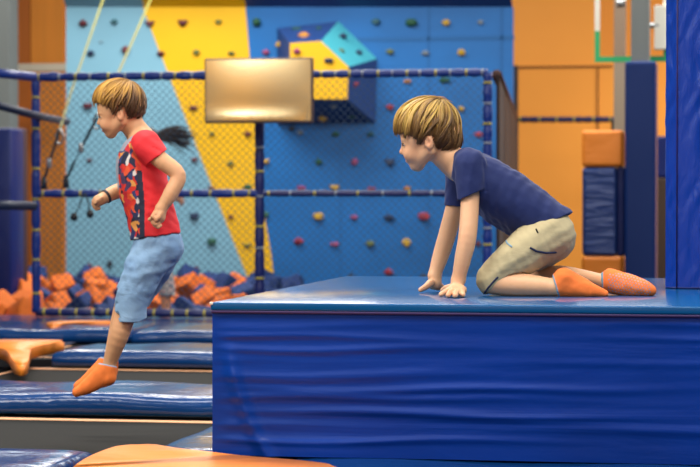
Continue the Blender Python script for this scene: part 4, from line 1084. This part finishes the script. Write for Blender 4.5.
# ================================================================== trampolines (left, below)
def Yg(px, py, z=0): return on_z(px, py, z).y
ys = dict(A0=Yg(100,394), A1=Yg(100,379), B0=Yg(100,350), B1=Yg(100,341), C0=Yg(160,330), C1=Yg(160,322), N1=Yg(60,446))
xr = on_z(212, 420, 0).x; xl = on_z(12, 371, -.1).x
print('TRAMP', ys, xr, xl)
TH = .072; ZB = -.088
XF = xl-1.9; XR = 1.5
def pad(x0, x1, y0, y1, label, m=None, top=0.0, bevel=.014, name='spring_pad', cat='pad', group='padded spring covers'):
    bm = bmesh.new(); nx = max(6, int((x1-x0)/.05)); ny = max(4, int((y1-y0)/.05)); sd = random.uniform(0, 9)
    def hz(x, y):
        e = min(x-x0, x1-x, y-y0, y1-y); return top-.02*math.exp(-(e/.018))+.006*math.sin(x*9+sd)*math.sin(y*11+sd)-.0035
    nz = [0, .012, .03] ; xs_ = [x0]+[x0+.015]+list(np.linspace(x0+.05, x1-.05, nx))+[x1-.015, x1]; yy_ = [y0, y0+.015]+list(np.linspace(y0+.05, y1-.05, ny))+[y1-.015, y1]
    vs = [[bm.verts.new((x, y, hz(x, y))) for x in xs_] for y in yy_]
    for j in range(len(yy_)-1):
        for i in range(len(xs_)-1): bm.faces.new((vs[j][i], vs[j][i+1], vs[j+1][i+1], vs[j+1][i]))
    # sides
    loop = [vs[0][i] for i in range(len(xs_))]+[vs[j][-1] for j in range(1, len(yy_))]+[vs[-1][i] for i in range(len(xs_)-2, -1, -1)]+[vs[j][0] for j in range(len(yy_)-2, 0, -1)]
    low = []; mid = []
    for v in loop:
        nrm = Vector((0,0,0)); 
        if v.co.x <= x0+1e-6: nrm.x = -1
        if v.co.x >= x1-1e-6: nrm.x = 1
        if v.co.y <= y0+1e-6: nrm.y = -1
        if v.co.y >= y1-1e-6: nrm.y = 1
        bl = .006*math.sin(v.co.x*37+sd*3)+.004*math.sin(v.co.x*83)
        mid.append(bm.verts.new(v.co+nrm*(.006+bl*.5)+Vector((0,0,-(TH-.022)*.45))))
        low.append(bm.verts.new((v.co.x+nrm.x*.002, v.co.y+nrm.y*(.002+bl*.3), top-TH)))
    n = len(loop)
    for i in range(n):
        j = (i+1) % n; bm.faces.new((loop[i], mid[i], mid[j], loop[j])); bm.faces.new((mid[i], low[i], low[j], mid[j]))
    bm.faces.new(low)
    o = bm_obj(name, bm, m or vinyl_pad, origin=((x0+x1)/2, (y0+y1)/2, top-TH)); tag(o, label, cat, group); return o
sw = .52        # width of the depth-wise strips
pad(xl-.03, xr-.003, ys['A0'], ys['A1'], 'blue spring pad crossing right below the feet of the jumping child')
pad(XF, xl-.055, ys['A0'], ys['A1'], 'blue spring pad at the left end of the row below the jumping child')
pad(xl+.19, xr-.003, ys['B0'], ys['B1'], 'blue spring pad two rows behind, right of the far orange joint pad')
pad(XF, xl-.40, ys['B0'], ys['B1'], 'blue spring pad left of the far orange joint pad')
pad(on_z(130,330,0).x, XR, ys['C0'], ys['C1'], 'farthest blue spring pad just in front of the safety net')
pad(XF, on_z(130,330,0).x-.03, ys['C0']+.05, ys['C1'], 'glossy pale blue spring pad at far left in front of the net')
pad(XF, on_z(86,450,0).x, ys['N1']-.75, ys['N1'], 'blue spring pad at the lower left corner')
# right depth-wise strip, near part
pad(xr, xr+.55, ys['N1']-.05, ys['A1'], 'blue spring pad running back beside the padded platform')
pad(xr, xr+.55, ys['A1']+.01, ys['B1'], 'blue spring pad running back behind the platform corner')
pad(xl-.38, xl-.06, ys['A1']+.01, ys['B0']-.06, 'short blue spring pad between two beds at the left edge')
pad(on_z(262,466,0).x, PX1+.2, PY0-.9, PY0+1.2, 'blue pad lying in front of and under the padded platform')
# far mat in front of the net
tag(bm_obj('walkway_mat', bx(XF, XR, ys['C1']+.02, YN+.18, -.09, -.045, bev=.01), vinyl_pad, origin=(0, YN-.2, -.09), smooth=False), 'flat blue walkway mat under the safety net', 'mat')
# orange joint pads
def joint(loop_px, label, top=.012, th=.03, m=vinyl_orange):
    """soft orange cover with a rounded outline lying over pad joints"""
    pts = [on_z(x, y, top) for x, y in loop_px]
    # Catmull-Rom for a soft outline
    P = []
    n = len(pts)
    for i in range(n):
        p0, p1, p2, p3 = pts[i-1], pts[i], pts[(i+1) % n], pts[(i+2) % n]
        for t in (0, .25, .5, .75):
            P.append(.5*((2*p1)+(p2-p0)*t+(2*p0-5*p1+4*p2-p3)*t*t+(3*p1-p0-3*p2+p3)*t**3))
    bm = bmesh.new(); top_ = [bm.verts.new((p.x, p.y, top)) for p in P]; bot = [bm.verts.new((p.x, p.y, top-th)) for p in P]
    f = bm.faces.new(top_); bm.faces.new(bot[::-1]); k = len(P)
    for i in range(k): bm.faces.new((top_[i], bot[i], bot[(i+1) % k], top_[(i+1) % k]))
    bmesh.ops.bevel(bm, geom=list(f.edges), offset=.010, segments=3, affect='EDGES')
    bmesh.ops.triangulate(bm, faces=[q for q in bm.faces if len(q.verts) > 4])
    c = sum(pts, Vector())/n
    return tag(bm_obj('joint_pad', bm, m, origin=(c.x, c.y, top-th)), label, 'pad', 'orange joint pads')
joint([(66,474),(84,459),(108,448.5),(124,445),(150,443.5),(163,445.5),(180,448),(214,452),(250,456),(318,462),(345,470),(330,486),(60,490)], 'large orange joint pad in front of the platform corner', .010, .008)
jp = joint([(-12,339.5),(60,339.6),(54,342.5),(34,347),(30,351),(27,362),(15,362),(6,350),(-12,345)], 'small orange cross shaped joint pad at the left edge', .012, .05)
joint([(47,322.5),(64,320.2),(112,320.4),(112,321.4),(72,322),(57,324.4),(50,324.6)], 'thin far orange joint pad in front of the net', .010, .04)
# beds
def tramp(x0, x1, y0, y1, label, ytape):
    root = thing('trampoline', ((x0+x1)/2, (y0+y1)/2, ZB-.5), label, 'trampoline', 'trampolines sunk between the pads')
    bm_obj('bed', bx(x0, x1, y0, y1, ZB-.006, ZB), bed_m, root, smooth=False)
    bm = bmesh.new(); t = .022
    for a in ((x0+.03, x1-.03, y0+.03, y0+.03+t), (x0+.03, x1-.03, ytape-.03, ytape+.03), (x0+.03, x0+.03+t, y0+.03, y1-.03), (x1-.03-t, x1-.03, y0+.03, y1-.03)):
        box(bm, *a, ZB, ZB+.002)
    bm_obj('border_tape', bm, bedline_m, root, smooth=False)
    bm_obj('spring_gap', bx(x0+.001, x1-.001, ytape+.04, y1-.001, ZB, ZB+.003), steel_dark, root, smooth=False)
    bm = bmesh.new()
    for a in ((x0-.07, x1+.07, y0-.07, y0-.03), (x0-.07, x1+.07, y1+.03, y1+.07), (x0-.07, x0-.03, y0-.03, y1+.03), (x1+.03, x1+.07, y0-.03, y1+.03)):
        box(bm, *a, ZB-.04, ZB)
    for (sx, sy) in ((x0-.05,y0-.05),(x1+.05,y0-.05),(x0-.05,y1+.05),(x1+.05,y1+.05)): box(bm, sx-.02, sx+.02, sy-.02, sy+.02, -.65, ZB-.04)
    bm_obj('steel_frame', bm, steel_dark, root, smooth=False)
tramp(XF+.1, xr-.03, ys['N1']-.55, ys['A0']-.03+.08, 'nearest dark grey trampoline bed, in front of the jumping child', Yg(100,420.5,ZB))
tramp(xl+.02, xr-.03, ys['A1']+.0, ys['B0']+.03, 'dark grey trampoline bed in the second row behind the jumping child', Yg(100,369.6,ZB))
tramp(on_z(100,340,-.1).x, XR, ys['B1']+.05, ys['C0']+.02, 'far brownish grey trampoline bed in the third row', Yg(160,338.3,ZB))
# pad supports
# ================================================================== right background: goal, padded posts
def goal():
    Yg_ = 15.2
    x0, x1 = px_x(594.5,Yg_), px_x(668,Yg_); zb = px_z(62,Yg_,620); zt = zb+1.0
    root = thing('basketball_goal', (px_x(640,15.3), 15.5, -.65), 'clear basketball backboard with green and white border on a grey post with navy padding', 'basketball goal')
    t = .035
    bm_obj('backboard', bx(x0+t, x1-t, Yg_, Yg_+.012, zb+t, zt-t), glass_m, root, smooth=False)
    zs = px_z(31,Yg_,600)
    bm = bmesh.new(); box(bm, x0, x1, Yg_-.006, Yg_+.02, zb, zb+t*1.1); box(bm, x0, x0+t, Yg_-.006, Yg_+.02, zb+t*1.1, zs); box(bm, x1-t, x1, Yg_-.006, Yg_+.02, zb+t*1.1, zs)
    bm_obj('green_border', bm, green_m, root, smooth=False)
    bm = bmesh.new(); box(bm, x0, x0+t, Yg_-.006, Yg_+.02, zs, zt-t); box(bm, x1-t, x1, Yg_-.006, Yg_+.02, zs, zt-t); box(bm, x0, x1, Yg_-.006, Yg_+.02, zt-t, zt)
    bm_obj('white_border', bm, white_m, root, smooth=False)
    xa, xb = px_x(630.5,14.9), px_x(649,14.9)
    bm_obj('steel_post', bx(xa, xb, 14.9, 15.05, px_z(62,14.9,640), 3.2, bev=.006), grey_m, root, smooth=False)
    xa, xb = px_x(624.5,14.8), px_x(656,14.8)
    bm_obj('post_padding', bx(xa, xb, 14.8, 15.08, -.65, px_z(61,14.8,640), bev=.02, seg=3), mat('deep_blue_pad', '#072862', .45, spec=.25, bump=(4, .3, .02, (1,1,.4))), root, smooth=False)
    x_ = px_x(657,Yg_)
    bm_obj('hoop_bracket', bx(x_-.02, x_+.07, Yg_-.05, Yg_+.02, px_z(50,Yg_,655), px_z(6,Yg_,655), bev=.004), white_m, root, smooth=False)
    bm = bmesh.new(); q = on_y(654, 25.5, Yg_-.03); tube(bm, [q-Vector((.03,0,0)), q+Vector((.035,0,0))], .022, 10); bm_obj('bolt', bm, metal_m, root)
    bm = bmesh.new(); q = on_y(621, 4, Yg_-.03); tube(bm, [q-Vector((.03,0,0)), q+Vector((.03,0,.01))], .03, 10); bm_obj('bolt', bm, metal_m, root)
goal()
tag(bm_obj('steel_column', bx(px_x(613.5,16.4), px_x(625,16.4), 16.4, 16.55, -.65, 3.6, bev=.005), taupe_m, origin=(px_x(619,16.4), 16.5, -.65), smooth=False), 'taupe steel column behind the clear backboard', 'column')
def block_stack():
    Y = 14.9; xa, xb = px_x(581.5,Y), px_x(623,Y); root = thing('padded_pylon', ((xa+xb)/2, Y+.2, -.65), 'padded pylon with orange ends and crinkled blue middle in front of the orange wall', 'pylon')
    z = [px_z(y_,Y,600) for y_ in (130,167,256,310)]
    ch = .05
    def seg(nm, z0, z1, m, ins):
        bm = bx(xa+ins, xb-(.045 if ins else 0), Y+ins, Y+.3, z0, z1, bev=.025, seg=3); return bm_obj(nm, bm, m, root, smooth=False)
    seg('orange_cap', z[1]+.001, z[0], vinyl_orange, 0); seg('blue_middle', z[2]+.001, z[1]-.001, vinyl_crinkled, .004); seg('orange_base', -.65, z[2]-.001, vinyl_orange, 0)
    bm_obj('navy_side', bx(xb-.043, xb+.008, Y+.03, Y+.30, z[2]+.002, z[1]-.002, bev=.01), vinyl_navy, root, smooth=False)
block_stack()
tag(bm_obj('padded_column', bx(px_x(654,17.4), px_x(669,17.4), 17.4, 17.7, px_z(178,17.4,660), px_z(136,17.4,660), bev=.02), vinyl_navy, origin=(px_x(660,17.4), 17.5, px_z(178,17.4,660)), smooth=False), 'dark blue padded block between goal post and near pillar', 'column')
tag(bm_obj('cabinet', bx(px_x(654,17.4), px_x(672,17.4), 17.35, 17.8, -.65, px_z(178,17.4,660)-.001, bev=.01), mat('dark_brown_wood', '#3d2a1c', .6), origin=(px_x(660,17.4), 17.6, -.65), smooth=False), 'dark brown box under the blue padded block behind the pillar', 'cabinet')

kneeling_boy(); jumping_boy(); pit_person()

# ================================================================== light, world, camera
def area(name, loc, size, energy, col=(1,.97,.92), rot=(0,0,0)):
    l = bpy.data.lights.new(name, 'AREA'); l.shape = 'RECTANGLE'; l.size, l.size_y = size; l.energy = energy; l.color = col
    o = bpy.data.objects.new(name, l); COL.objects.link(o); o.location = loc; o.rotation_euler = rot; return o
area('ceiling_and_fill_lamp', (.5, 4.2, 4.0), (3.0, 1.2), 190)
area('ceiling_and_fill_lamp', (-2.5, 8.0, 4.0), (3.0, 1.2), 200)
area('ceiling_and_fill_lamp', (2.6, 8.5, 4.0), (2.5, 1.2), 160)
area('ceiling_and_fill_lamp', (-1.0, 14.5, 4.1), (6.0, 1.5), 320)
area('ceiling_and_fill_lamp', (4.2, 18.6, 4.1), (4.0, 1.5), 820)
area('ceiling_and_fill_lamp', (-5.0, 17.5, 4.1), (3.0, 1.5), 260)
area('ceiling_and_fill_lamp', (-.8, .2, 4.0), (3.5, 1.5), 130)
area('ceiling_and_fill_lamp', (-4.6, 4.4, 3.8), (2.5, 1.2), 230, rot=(0, -.6, 0))  # added fill from the left to brighten the faces
area('ceiling_and_fill_lamp', (-3.5, -4.2, 4.0), (4.0, 1.5), 260)  # added to brighten the unseen wall that the screen mirrors
area('ceiling_and_fill_lamp', (-7.2, -5.2, 4.0), (2.5, .8), 230, rot=(-.6, 0, 0))  # added wash, tilted at the mirrored wall behind the camera
wd = bpy.data.worlds.new('World'); SC.world = wd; wd.use_nodes = True
bg = wd.node_tree.nodes['Background']; bg.inputs[0].default_value = (.92, .95, 1.0, 1); bg.inputs[1].default_value = .42
cam = bpy.data.cameras.new('Camera'); co = bpy.data.objects.new('Camera', cam); COL.objects.link(co)
cam.sensor_width = 36; cam.lens = F*36/700; co.location = CAM; co.rotation_euler = (math.pi/2-PITCH, 0, YAW)
cam.clip_end = 200
cam.dof.use_dof = True; cam.dof.focus_distance = 6.15; cam.dof.aperture_fstop = 5.8
SC.camera = co
SC.view_settings.view_transform = 'Standard'; SC.view_settings.look = 'None'; SC.view_settings.gamma = 1; SC.view_settings.use_curve_mapping = False
SC.view_settings.exposure = -.08
